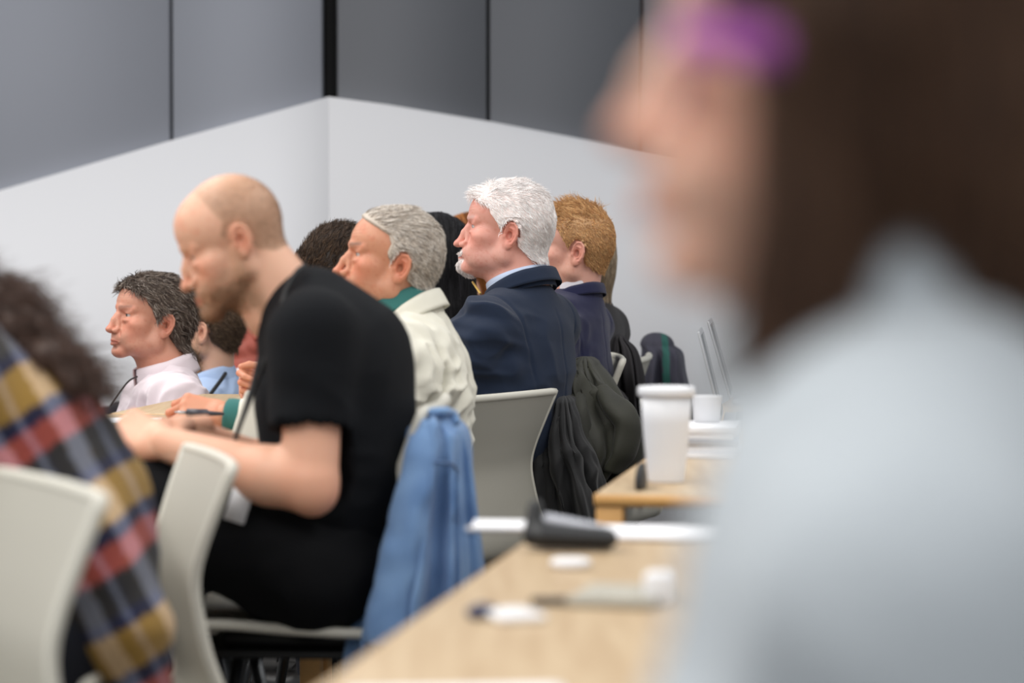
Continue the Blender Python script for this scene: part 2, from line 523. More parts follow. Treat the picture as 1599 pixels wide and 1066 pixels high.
def strands(roots, nrm, L, flow, wid, col, field=None, lift=0.3, frizz=0.15, seg=5, off=0.0008, rnd=None, minlift=0.0015, capth=0.0, follow=True, hug=None):
    """tapered three-sided strands; all arrays per root; returns v,f,c"""
    rnd = rnd or np.random.RandomState(5)
    n = len(roots); p = roots - nrm * off
    pts = [p.copy()]; fr = rnd.randn(n, 3) * frizz
    for i in range(seg):
        t = (i + 0.5) / seg
        if field is not None and i > 0 and follow: nrm = field.grad(p)
        fl = flow(p, nrm, t)
        d = fl + nrm * (lift * (1 - t))[:, None] if np.ndim(lift) else fl + nrm * lift * (1 - t)
        d = d + fr + rnd.randn(n, 3) * frizz * 0.2
        d /= np.linalg.norm(d, axis=1, keepdims=True) + 1e-9
        p = p + d * (L / seg)[:, None]
        if field is not None:
            s = field.sample(p); need = capth * min(1.0, (i + 1) / 2.0) + minlift * i 
            lowm = s < need
            if hug is not None:
                hi_ = (s > hug) & (s < 0.9)
                if hi_.any(): p[hi_] -= field.grad(p[hi_]) * (0.6 * (s[hi_] - hug))[:, None]
            if lowm.any():
                gr = field.grad(p[lowm]); p[lowm] += gr * (need - s[lowm])[:, None]
        pts.append(p.copy())
    pts = np.stack(pts, 1)                                   # n, seg+1, 3
    tan = np.gradient(pts, axis=1); tan /= np.linalg.norm(tan, axis=2, keepdims=True) + 1e-9
    ref = rnd.randn(n, 1, 3); s1 = np.cross(tan, ref); s1 /= np.linalg.norm(s1, axis=2, keepdims=True) + 1e-9
    s2 = np.cross(tan, s1)
    tt = np.linspace(0, 1, seg + 1)
    wv = (wid[:, None] * (1 - 0.75 * tt ** 2)[None, :])[:, :, None]
    ring = []
    for k in range(3):
        a = 2 * math.pi * k / 3
        ring.append(pts + wv * (math.cos(a) * s1 + math.sin(a) * s2))
    V = np.stack(ring, 2)                                    # n, seg+1, 3, 3
    V = V.reshape(-1, 3)
    base = (np.arange(n) * (seg + 1) * 3)[:, None, None, None]
    j = np.arange(seg)[None, :, None, None] * 3; k = np.arange(3)[None, None, :, None]
    k2 = (np.arange(3)[None, None, :, None] + 1) % 3
    f = np.concatenate([base + j + k, base + j + k2, base + j + 3 + k2, base + j + 3 + k], 3).reshape(-1, 4)
    C = np.repeat(col, (seg + 1) * 3, axis=0)
    return V, f, C

def scatter(V, F, w, n, rnd):
    """n random points on the faces weighted by area and vertex weight w"""
    a = np.linalg.norm(np.cross(V[F[:, 2]] - V[F[:, 0]], V[F[:, 3]] - V[F[:, 1]]), axis=1) * w[F].mean(1)
    cs = np.cumsum(a); i = np.searchsorted(cs, rnd.rand(n) * cs[-1])
    u, t = rnd.rand(n, 1), rnd.rand(n, 1)
    q = F[i]; return (V[q[:, 0]] * (1 - u) + V[q[:, 1]] * u) * (1 - t) + (V[q[:, 3]] * (1 - u) + V[q[:, 2]] * u) * t, i

class Head:
    """places a head in the world: ear point pix (px,py,D), yaw (0 = facing left in the photo, + turns to the camera), pitch (+ down), roll"""
    def __init__(s, pos, yaw, pitch, roll, P, neck_world, base, neck_r=0.058, scale=1.0, h=0.0017, ear=True):
        s.P = P; s.scale = scale
        # forward = -X for yaw 0; positive yaw turns to the camera (-Y)
        R = np.array(Matrix.Rotation(math.pi + math.radians(yaw), 3, 'Z') @ Matrix.Rotation(math.radians(pitch), 3, 'Y') @ Matrix.Rotation(math.radians(roll), 3, 'X'))
        s.R = R
        o = np.asarray(pos, float)
        if ear: o = o - R @ np.array([-0.012, 0.078, 0.004]) * scale       # pos is the left ear
        s.o = o
        nl = (R.T @ (np.asarray(neck_world, float) - o)) / scale
        s.f, s.V, s.F, s.V0 = build_head(P, nl, neck_r / scale, h=h)
        s.N = vnormals(s.V, s.F)
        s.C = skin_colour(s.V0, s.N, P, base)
    def w(s, v): return (v * s.scale) @ s.R.T + s.o
    def eyes(s, parent, iris=(0.12, 0.16, 0.2)):
        for sg in (1, -1):
            g = Geo(); n = 24; m = 16
            th = np.linspace(0, math.pi, m + 1); ph = np.linspace(0, 2 * math.pi, n, endpoint=False)
            T, Ph = np.meshgrid(th, ph, indexing='ij'); r = 0.0125
            bulge = 1 + 0.04 * np.exp(-(T / 0.45) ** 4)
            v = np.stack([np.cos(T), np.sin(T) * np.cos(Ph), np.sin(T) * np.sin(Ph)], 2) * (r * bulge)[:, :, None]
            c = np.where(T[:, :, None] < 0.2, np.array([0.01, 0.01, 0.01]), np.where(T[:, :, None] < 0.48, np.array(iris), np.array([0.50, 0.44, 0.41])))
            i, j = np.meshgrid(np.arange(m), np.arange(n), indexing='ij'); j2 = (j + 1) % n
            f = np.stack([i * n + j, (i + 1) * n + j, (i + 1) * n + j2, i * n + j2], 2).reshape(-1, 4)
            v = face_warp(v.reshape(-1, 3) + np.array([69, sg * 32, 17]) * MM, s.P.get('fw', 1.0))
            g.add(s.w(v), f, c.reshape(-1, 3))
            mesh_obj('eye', g, M_EYE, parent)

def hair_short(H, parent, n, cols, L=(0.012, 0.02), flow=None, lift=0.35, frizz=0.2, wid=0.0006, seed=1, mask=None, cap=0.004, name='hair', seg=5, capcol=None, lenfn=None, minlift=0.0015, capnoise=0.0004):
    rnd = np.random.RandomState(seed)
    q = H.V0 / MM
    m = scalp_mask(q, H.P) if mask is None else mask(q)
    g = Geo()
    # a low cap of hair under the strands
    if cap > 0:
        fm = (m[H.F].mean(1) > 0.25)
        F = H.F[fm]; used = np.unique(F); rm = np.full(len(H.V), -1); rm[used] = np.arange(len(used))
        th = cap * sstep(0.1, 0.9, m[used]) * (1 + 0.12 * vnoise(H.V[used] * 60))
        Vc = H.V[used] + H.N[used] * (th + capnoise * vnoise(H.V[used] * 260) * sstep(.3, .9, m[used]) + 0.0002)[:, None]
        cc = np.asarray(capcol if capcol is not None else np.mean([c[0] for c in cols], 0) * 0.55)
        g.add(H.w(Vc), rm[F], cc)
    P0, fi = scatter(H.V, H.F, np.clip(m, 0, 1) ** 1.5, n, rnd)
    N0 = H.N[H.F[fi, 0]]
    Ls = L[0] + (L[1] - L[0]) * rnd.rand(n)
    if lenfn is not None: Ls = Ls * lenfn(P0 / MM)
    wts = np.array([c[1] for c in cols], float); wts /= wts.sum()
    ci = rnd.choice(len(cols), n, p=wts)
    # clumps of like-coloured hair
    col = np.array([c[0] for c in cols])[ci] * (0.85 + 0.3 * rnd.rand(n, 1)) * (1 + 0.18 * vnoise(P0 * 120))[:, None]
    fl = flow or (lambda p, nr, t: np.tile([-1, 0, -0.6], (len(p), 1)))
    def flw(p, nr, t):
        d = fl(p / MM, nr, t); d = d - nr * (d * nr).sum(1, keepdims=True); return d
    V, f, C = strands(P0, N0, Ls, flw, np.full(n, wid), col, H.f if cap > 0 else None, lift, frizz, seg, rnd=rnd, minlift=minlift * 0.4, capth=cap * 1.02)
    g.add(H.w(V), f, C)
    return mesh_obj(name, g, M_HAIR, parent)

M_SKIN = mat('skin', attr=True, rough=0.48, sss=0.12, spec=0.4, bump=[('noise', 420, 0.18, 0.0006)])
M_EYE = mat('eye', attr=True, rough=0.08, spec=0.6)
M_HAIR = mat('hair', attr=True, rough=0.5, spec=0.35)
# ------------------------------------------------------------------ bodies and clothes (world coordinates)
def hand_geo(wrist, xdir, zdir, left=True, curl=(40, 45, 50, 55), thumb=(30, 25), scale=1.0, spread=4, h=0.0022, pinch=0.0, fore=None):
    """a hand from the wrist: xdir towards the knuckles, zdir out of the back of the hand.
    curl = bend per joint of index..little; thumb = (opposition, bend)"""
    x = unit(xdir); z = np.asarray(zdir, float); z = unit(z - x * (z @ x)); y = np.cross(z, x)
    # local y = towards the thumb
    sg = 1.0
    y = y * (-1 if left else 1)       # left hand seen from its back has the thumb on the right
    R = np.stack([x, y, z], 1)
    lo = np.array([-0.05, -0.09, -0.12]); hi = np.array([0.21, 0.10, 0.05])
    f = Field(lo, hi, h)
    # palm
    for i, yy in enumerate((0.030, 0.010, -0.011, -0.030)):
        f.cap((0.012, yy * 0.62, -0.002), (0.088 - 0.004 * abs(i - 1), yy, 0.0), 0.0150, 0.0115, 0.014)
    f.cap((-0.05, 0, 0), (0.015, 0, 0), 0.0235, 0.022, 0.012, flat=((0, 1, 0), 1.22))
    f.ell((0.035, 0.026, -0.012), (0.032, 0.016, 0.014), 0.01)
    f.ell((0.04, -0.024, -0.010), (0.034, 0.013, 0.012), 0.01)
    ln = [(0.044, 0.026, 0.021), (0.048, 0.030, 0.022), (0.044, 0.028, 0.021), (0.034, 0.021, 0.019)]
    for i, yy in enumerate((0.030, 0.010, -0.011, -0.030)):
        p = np.array([0.088 - 0.004 * abs(i - 1), yy, 0.0]); a = 0.0; c = curl[i]
        sp = math.radians(spread * (1.5 - i))
        rr = [0.0098, 0.0088, 0.0080, 0.0070]
        if i == 3: rr = [r_ * 0.88 for r_ in rr]
        for j in range(3):
            a += math.radians(c * (1.0, 1.15, 0.7)[j])
            d = np.array([math.cos(a) * math.cos(sp), math.sin(sp) * math.cos(a), -math.sin(a)])
            q = p + d * ln[i][j]
            f.cap(p, q, rr[j], rr[j + 1], 0.004 if j == 0 else 0.0025)
            f.ell(p + np.array([0, 0, 0.0012]), (rr[j] * 1.06,) * 3, 0.002)
            p = q
    # thumb: leaves the side of the palm near its base
    a, b = math.radians(thumb[0]), math.radians(thumb[1])
    p = np.array([0.022, 0.024, -0.008])
    d = unit([math.cos(0.75), math.sin(0.75) * math.cos(a), -math.sin(a) * 0.9])
    q = p + d * 0.042; f.cap(p, q, 0.0150, 0.0115, 0.01)
    d2 = unit(d * math.cos(b) + np.array([0.8, -0.5, -0.3]) * math.sin(b)); r = q + d2 * 0.032
    f.cap(q, r, 0.0112, 0.0098, 0.004)
    d3 = unit(d2 * math.cos(b * 0.8) + np.array([0.7, -0.6, -0.3]) * math.sin(b * 0.8)); t = r + d3 * 0.025
    f.cap(r, t, 0.0100, 0.0082, 0.003)
    V, F = f.nets()
    V = relax(V, F, 1, 0.4)
    Vw = (V * scale) @ R.T + np.asarray(wrist)
    if np.linalg.det(R) < 0: F = F[:, ::-1]
    return Vw, F, V

def hand_colour(V, base):
    c = np.tile(base, (len(V), 1)).astype(float)
    r = 0.35 * (0.5 + 0.5 * vnoise(V * 60)) + 0.4 * sstep(0.085, 0.15, V[:, 0])
    return c * (1 - r[:, None]) + (base * np.array([1.0, 0.62, 0.55])) * r[:, None]

def folds(V, F, spec, base=(0.0012, 14), seed=0.0, it=1):
    """wrinkle a cloth surface: spec = list of (centre, radius, amplitude, direction, frequency)"""
    N = vnormals(V, F)
    d = base[0] * 1.3 * fbm(V * base[1] + seed, 2)
    for c, r, amp, dr, fq in spec:
        u = unit(dr); q = (V - c)
        al = q @ u
        s = (q - al[:, None] * u) * fq + (al * fq * 0.22)[:, None] * u
        s = s + 0.35 * vnoise(V * fq * 0.45 + seed)[:, None]
        rg = 1 - np.abs(vnoise(s + seed * 3.1)) * 2.0
        wgt = np.exp(-((V - c) ** 2).sum(1) / r ** 2)
        d = d + 1.5 * amp * rg * wgt
    V = V + N * d[:, None]
    return relax(V, F, it, 0.4)

class Person:
    """a seated figure. yaw: 0 faces left in the photo, + turns to the camera. All body points are world points."""
    def __init__(s, name_label, D, yaw, hip, chest, neck, sw=0.185, group=None, loc=None, shrug=0.0, lean=0.0):
        s.D = D; a = math.radians(yaw)
        s.F = np.array([-math.cos(a), -math.sin(a), 0]); s.L = np.array([math.sin(a), -math.cos(a), 0]); s.U = np.array([0, 0, 1.0])
        s.hip = np.array(hip, float); s.hip[2] = max(s.hip[2], 0.53); s.chest = np.asarray(chest); s.neck = np.asarray(neck)
        up = unit(s.neck - s.chest); s.up = up
        s.SL = s.neck + s.L * sw - up * (0.088 - shrug) + s.F * lean
        s.SR = s.neck - s.L * sw - up * (0.088 - shrug) + s.F * lean
        loc = s.hip * np.array([1, 1, 0]) if loc is None else loc
        s.srf = 0.0; s.root = empty('person', tuple(float(c) for c in loc), name_label, 'person', group)
        s.geo = Geo(); s.sw = sw
        # default arms: upper arms down, forearms forward on the thighs
        s.arms = {}
        s.el = {}; s.wr = {}
    def arm(s, side, elbow, wrist):
        s.el[side] = np.asarray(elbow, float); s.wr[side] = np.asarray(wrist, float)
    def default_arm(s, side, fwd=0.10, out=0.06, drop=0.27, reach=0.24, rise=0.02, inn=0.05):
        sg = 1 if side == 'l' else -1
        S = s.SL if side == 'l' else s.SR
        e = S + s.F * fwd + s.L * sg * out - s.U * drop
        w_ = e + s.F * reach - s.L * sg * inn + s.U * rise
        s.arm(side, e, w_)
    def top(s, col_mat, name, r=(0.135, 0.125, 0.120), arm_r=(0.062, 0.052, 0.040), flat=1.35, h=0.0055, sleeve=1.0, lower=0.0, spec=None,
            seed=0.0, base=(0.0012, 14), extra=None, colour=None, hem=None, hunch=0.0, cutneck=True, neckr=0.062, short=None, it=1, amp=0.006, sh_r=0.06, opn=None, foldfq=26, seam=0.0):
        pts = [s.hip, s.chest, s.neck] + [s.SL, s.SR] + list(s.el.values()) + list(s.wr.values())
        lo = np.min(pts, 0) - 0.24; hi = np.max(pts, 0) + 0.2
        f = Field(lo, hi, h)
        mid = (s.hip + s.chest) / 2 - s.F * hunch * 0.5
        up = s.up
        f.cap(s.hip - s.U * lower, mid, r[0], r[1], 0, flat=(s.L, flat))
        f.cap(mid, s.chest, r[1], r[2], 0.06, flat=(s.L, flat * 1.04))
        f.cap(s.chest, s.neck - up * 0.10 - s.F * hunch * 0.3, r[2], r[2] * 0.82, 0.06, flat=(s.L, flat * 1.08))
        f.cap(s.SL + s.U * 0.004, s.SR + s.F * s.srf + s.U * 0.004, sh_r, sh_r, 0.05)
        f.cap(s.neck - up * 0.022 - s.F * .01, s.SL + s.U * .012 - s.L * 0.03, 0.056, 0.045, 0.05)
        f.cap(s.neck - up * 0.022 - s.F * .01, s.SR + s.U * .012 + s.L * 0.03, 0.056, 0.045, 0.05)
        for sd in s.el:
            S = s.SL if sd == 'l' else s.SR
            e, w_ = s.el[sd], s.wr[sd]
            if short:
                q = S + (e - S) * short
                f.cap(S, q, arm_r[0], arm_r[1], 0.035)
                f.plane_cap = None
            else:
                ww = e + (w_ - e) * sleeve
                f.cap(S, e, arm_r[0], arm_r[1], 0.035)
                f.cap(e, ww, arm_r[1], arm_r[2], 0.02)
        if extra: extra(f, s)
        if cutneck:
            f.cap(s.neck - up * 0.01, s.neck + up * 0.16 + s.F * 0.02, neckr, neckr * 1.06, 0.006, cut=True)
            f.cap(s.neck + s.F * 0.045 - up * .01, s.neck + up * 0.12 + s.F * 0.05, neckr * 0.75, neckr, 0.006, cut=True)
        if short:
            for sd in s.el:
                S = s.SL if sd == 'l' else s.SR; e = s.el[sd]; d = unit(e - S); q = S + (e - S) * short
                f.cap(q + d * 0.0, q + d * 0.09, arm_r[1] * 0.86, arm_r[1] * 1.3, 0.003, cut=True)
        if opn is not None: opn(f, s)
        V, F = f.nets()
        sp = list(spec or [])
        for sd in s.el:
            S = s.SL if sd == 'l' else s.SR; e = s.el[sd]
            sp.append((e, 0.10, amp, np.cross(unit(e - S), s.F) + 0.3 * unit(s.wr[sd] - e), foldfq))
            sp.append((S - s.U * 0.06 + s.F * 0.02, 0.11, amp * 0.8, unit(s.F * 0.8 + s.U * 0.4), foldfq * 0.8))
        sp.append((mid, 0.2, amp * 0.9, s.L, foldfq * 0.6))
        V = folds(V, F, sp, base, seed, it)
        if seam:                      # sewn armhole and back seams
            N = vnormals(V, F)
            for S, sg in ((s.SL, 1), (s.SR, -1)):
                n_ = unit(s.L * sg * 0.92 - s.U * 0.12); dd = (V - (S - s.L * sg * 0.028)) @ n_
                dist = np.linalg.norm(V - (S - s.U * 0.06), axis=1)
                V = V - N * (seam * np.exp(-(dd / 0.0045) ** 2) * sstep(0.17, 0.12, dist))[:, None]
            dd = (V - s.chest) @ s.L; bk = ((V - s.chest) @ s.F) < -0.02
            V = V - N * (seam * 0.7 * np.exp(-(dd / 0.004) ** 2) * bk * sstep(-0.02, 0.0, s.neck[2] - 0.06 - V[:, 2]))[:, None]
        c = colour(V) if callable(colour) else None
        return mesh_obj(name, (V, F, c if c is not None else np.full((len(V), 3), 0.5)), col_mat, s.root)
    def core(s, base, arm_skin=None):
        """the body under the clothes: trunk, arms and legs, one skin"""
        pts = [s.hip, s.chest, s.neck, s.SL, s.SR] + list(s.el.values()) + list(s.wr.values())
        lo = np.min(pts, 0) - 0.15; hi = np.max(pts, 0) + 0.12
        f = Field(lo, hi, 0.007)
        f.cap(s.hip, s.chest, 0.10, 0.10, 0, flat=(s.L, 1.25))
        f.cap(s.chest, s.neck - s.up * 0.08, 0.10, 0.075, 0.04, flat=(s.L, 1.35))
        f.cap(s.SL, s.SR, 0.04, 0.04, 0.04)
        f.cap(s.neck - s.up * 0.08, s.neck + s.up * 0.0, 0.05, 0.045, 0.03)
        for sd in s.el:
            S = s.SL if sd == 'l' else s.SR
            f.cap(S, s.el[sd], 0.042, 0.034, 0.03); f.cap(s.el[sd], s.wr[sd], 0.033, 0.022, 0.02)
        V, F = f.nets(); s.geo.add(V, F, base)
    def legs(s, m, knee=None, ankle=None, r=(0.105, 0.085, 0.062, 0.05), foot=True, name='trousers', spread=0.09, shoe=None, h=0.008, spec=None):
        k = knee if knee is not None else s.hip + s.F * 0.43 + s.U * 0.02
        k = np.asarray(k, float)
        a = ankle if ankle is not None else np.array([k[0], k[1], 0.09]) + s.F * -0.02
        lo = np.minimum(np.minimum(s.hip, k), a) - 0.3; hi = np.maximum(np.maximum(s.hip, k), a) + 0.3; lo[2] = 0.02
        f = Field(lo, hi, h)
        f.cap(s.hip - s.L * 0.05, s.hip + s.L * 0.05, 0.125, 0.125, 0)
        for sg in (1, -1):
            f.cap(s.hip + s.L * sg * 0.08, k + s.L * sg * spread, r[0], r[1], 0.05)
            f.cap(k + s.L * sg * spread, a + s.L * sg * spread, r[1] * 0.94, r[3], 0.03)
        V, F = f.nets(); V = folds(V, F, [(k, 0.16, 0.008, s.L, 22), (s.hip, 0.2, 0.006, s.L, 20)] + (spec or []), (0.001, 12), 1.7)
        mesh_obj(name, (V, F, None), m, s.root)
        if foot:
            for sg in (1, -1):
                f = Field(a + s.L * sg * spread - 0.32, a + s.L * sg * spread + 0.32, 0.008)
                b = a + s.L * sg * spread; b = np.array([b[0], b[1], 0.045])
                f.cap(b - s.F * 0.04, b + s.F * 0.15 - s.U * 0.005, 0.038, 0.034, 0.02, flat=(s.L, 1.15))
                f.cap(b, b + s.U * 0.05, 0.04, 0.042, 0.03)
                f.plane((b[0], b[1], 0.004), (0, 0, -1))
                V, F = f.nets(); mesh_obj('shoe', (V, F, None), shoe or M_SHOE, s.root)
    def chair(s, label, z=0.80, **kw):
        p = s.hip + s.F * 0.05
        return make_chair(p, math.degrees(math.atan2(s.L[0], -s.L[1])), label, z / 0.815, **kw)
    def body(s, H=None, extra=()):
        g = s.geo
        if H is not None: g.add(H.w(H.V), H.F, H.C)
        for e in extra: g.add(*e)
        return mesh_obj('body', g, M_SKIN, s.root)

def limb(a, b, c, ra, rb, rc, base, h=0.003, flatw=None, blobs=()):
    """bare arm from above the elbow to the wrist"""
    a, b, c = (np.asarray(q, float) for q in (a, b, c))
    pts = np.array([a, b, c]); f = Field(pts.min(0) - 0.08, pts.max(0) + 0.08, h)
    d = unit(b - a); e = unit(c - b)
    f.cap(a, b - d * 0.02, ra, rb, 0)
    m = b + (c - b) * 0.28
    f.cap(b, m, rb * 0.94, rb * 1.0, 0.02)
    f.cap(m, c, rb * 1.0, rc, 0.02)
    f.ell(b + unit(d - e) * 0.012, (rb * 0.78,) * 3, 0.012)
    for q, r in blobs: f.ell(q, (r,) * 3, 0.03)
    V, F = f.nets(); V = relax(V, F, 2, 0.4)
    c_ = np.tile(base, (len(V), 1)).astype(float)
    r = 0.3 * (0.5 + 0.5 * vnoise(V * 25)) + 0.45 * gau(V, b, 0.045)
    c_ = c_ * (1 - r[:, None]) + (base * np.array([0.98, 0.6, 0.5])) * r[:, None]
    return V, F, c_

def collar(parent, name, m, centre, up, fwd, rad, height, flare=0.2, thick=0.004, gap=0.5, fh=0.5, lat=1.0, n=48, tilt=0.0, fold=0.0, drop=0.0, colour=None, bothcol=None):
    """a standing or folded collar round a neck: gap = half opening angle at the front in radians, fh = height at the front ends,
    fold = how far the outer leaf comes back down"""
    up = unit(up); f_ = unit(np.asarray(fwd) - up * (np.asarray(fwd) @ up)); l = np.cross(up, f_)
    th = np.linspace(gap, 2 * math.pi - gap, n)
    prof = []
    # profile (outward, up) from inside bottom over the top to the outer leaf
    nseg = 5
    for i in range(nseg + 1): prof.append((flare * i / nseg * -0.5, i / nseg))
    if fold > 0:
        prof.append((0.02, 1.05)); prof.append((0.13, 1.02))
        for i in range(1, nseg + 1): prof.append((0.15 + 0.14 * i / nseg * fold, 1.0 - fold * i / nseg))
    prof = np.array(prof)
    rows = []
    for t in th:
        ft = (1 + math.cos(t)) / 2           # 1 at the front
        hh = height * (1 - (1 - fh) * ft ** 1.5)
        dirv = f_ * math.cos(t) + l * math.sin(t) * lat
        basep = np.asarray(centre) + dirv * rad - up * drop * ft + f_ * tilt * 0
        rows.append([basep + dirv * (q[0] * hh) + up * (q[1] * hh) for q in prof])
    A = np.array(rows)                       # n, m, 3
    n_, m_ = A.shape[:2]
    V = A.reshape(-1, 3)
    i, j = np.meshgrid(np.arange(n_ - 1), np.arange(m_ - 1), indexing='ij')
    F = np.stack([i * m_ + j, (i + 1) * m_ + j, (i + 1) * m_ + j + 1, i * m_ + j + 1], 2).reshape(-1, 4)
    N = vnormals(V, F)
    V = V + N * (0.0012 * vnoise(V * 40))[:, None]
    V2 = V - N * thick
    g = Geo(); k = len(V)
    edge = []
    def strip(ids):
        ids = np.array(ids); return np.stack([ids[:-1], ids[1:], ids[1:] + k, ids[:-1] + k], 1)
    b = [i_ * m_ for i_ in range(n_)]; t_ = [i_ * m_ + m_ - 1 for i_ in range(n_)][::-1]
    e1 = [j_ for j_ in range(m_)][::-1]; e2 = [(n_ - 1) * m_ + j_ for j_ in range(m_)]
    FF = np.concatenate([F, F[:, ::-1] + k, strip(b)[:, ::-1], strip(t_)[:, ::-1], strip(e1)[:, ::-1], strip(e2)[:, ::-1]])
    g.add(np.concatenate([V, V2]), FF, colour)
    return mesh_obj(name, g, m, parent)

def tube(pts, r, n=8, closed=False, col=None, flat=1.0, ref=(0, 0, 1)):
    """smooth tube through points, returns v,f; r scalar or list"""
    P = np.asarray(pts, float)
    T = np.gradient(P, axis=0); T /= np.linalg.norm(T, axis=1, keepdims=True) + 1e-9
    ref = np.asarray(ref, float)
    A = np.zeros_like(T); a = np.cross(T[0], ref)
    if np.linalg.norm(a) < 0.1: a = np.cross(T[0], [1, 0.1, 0])
    for i in range(len(T)):                    # carry the frame along the path without twisting
        a = a - T[i] * (a @ T[i]); a = a / (np.linalg.norm(a) + 1e-12); A[i] = a
    B = np.cross(T, A)
    rr = np.full(len(P), r) if np.isscalar(r) else np.asarray(r)
    th = np.linspace(0, 2 * math.pi, n, endpoint=False)
    V = P[:, None] + rr[:, None, None] * (np.cos(th)[None, :, None] * A[:, None] + flat * np.sin(th)[None, :, None] * B[:, None])
    m = len(P); i, j = np.meshgrid(np.arange(m - 1), np.arange(n), indexing='ij'); j2 = (j + 1) % n
    F = np.stack([i * n + j, i * n + j2, (i + 1) * n + j2, (i + 1) * n + j], 2).reshape(-1, 4)
    V = V.reshape(-1, 3); k = len(V)
    V = np.concatenate([V, P[:1], P[-1:]])
    F3 = [[k, (j + 1) % n, j, k] for j in range(n)] + [[k + 1, (m - 1) * n + j, (m - 1) * n + (j + 1) % n, k + 1] for j in range(n)]
    return V, F, np.array(F3)[:, :3]
def tube_geo(g, pts, r, n=8, col=None, flat=1.0, ref=(0, 0, 1)):
    V, F, F3 = tube(pts, r, n, flat=flat, ref=ref); k = g.n
    g.add(V, F, col); g.f.append(F3 + k); return g

def smooth_path(pts, n=40):
    """Catmull-Rom through the points"""
    P = np.asarray(pts, float); P = np.concatenate([2 * P[:1] - P[1:2], P, 2 * P[-1:] - P[-2:-1]])
    t = np.linspace(0, len(P) - 3 - 1e-6, n); i = t.astype(int); f = (t - i)[:, None]
    a, b, c, d = P[i], P[i + 1], P[i + 2], P[i + 3]
    return 0.5 * ((2 * b) + (c - a) * f + (2 * a - 5 * b + 4 * c - d) * f * f + (3 * b - a - 3 * c + d) * f ** 3)

def box_geo(g, c, sx, sy, sz, R=None, bev=0.0, col=None):
    """box centred at c, softly bevelled"""
    b = min(bev, sx / 2.1, sy / 2.1, sz / 2.1)
    hx, hy, hz = sx / 2, sy / 2, sz / 2
    if b <= 0:
        v = np.array([(x, y, z) for x in (-hx, hx) for y in (-hy, hy) for z in (-hz, hz)])
        f = np.array([[0, 1, 3, 2], [4, 6, 7, 5], [0, 4, 5, 1], [2, 3, 7, 6], [0, 2, 6, 4], [1, 5, 7, 3]])
    else:
        ux = [-hx, -hx + b, hx - b, hx]; n = 4
        def ax(h): return [-h, -h + b, h - b, h]
        X, Y, Z = ax(hx), ax(hy), ax(hz)
        vid = {}; v = []; f = []
        def gv(i, j, k):
            if (i, j, k) not in vid:
                p = np.array([X[i], Y[j], Z[k]]); c0 = np.array([np.clip(p[0], -hx + b, hx - b), np.clip(p[1], -hy + b, hy - b), np.clip(p[2], -hz + b, hz - b)])
                d = p - c0; L = np.linalg.norm(d)
                vid[(i, j, k)] = len(v); v.append(c0 + d / L * b if L > 0 else p)
            return vid[(i, j, k)]
        for a in range(3):
            for e in (0, 3):
                for i in range(3):
                    for j in range(3):
                        q = []
                        for (di, dj) in ((0, 0), (1, 0), (1, 1), (0, 1)):
                            t = [0, 0, 0]; t[a] = e; t[(a + 1) % 3] = i + di; t[(a + 2) % 3] = j + dj; q.append(gv(*t))
                        f.append(q if e == 3 else q[::-1])
        v = np.array(v); f = np.array(f)
    if R is not None: v = v @ np.asarray(R).T
    return g.add(v + np.asarray(c), f, col)

def lathe_geo(g, c, prof, n=48, R=None, col=None):
    th = np.linspace(0, 2 * math.pi, n, endpoint=False); prof = np.asarray(prof, float); m = len(prof)
    v = np.stack([prof[:, None, 0] * np.cos(th), prof[:, None, 0] * np.sin(th), np.repeat(prof[:, 1:2], n, 1)], 2).reshape(-1, 3)
    i, j = np.meshgrid(np.arange(m - 1), np.arange(n), indexing='ij'); j2 = (j + 1) % n
    f = np.stack([i * n + j, i * n + j2, (i + 1) * n + j2, (i + 1) * n + j], 2).reshape(-1, 4)
    if R is not None: v = v @ np.asarray(R).T
    return g.add(v + np.asarray(c), f, col)

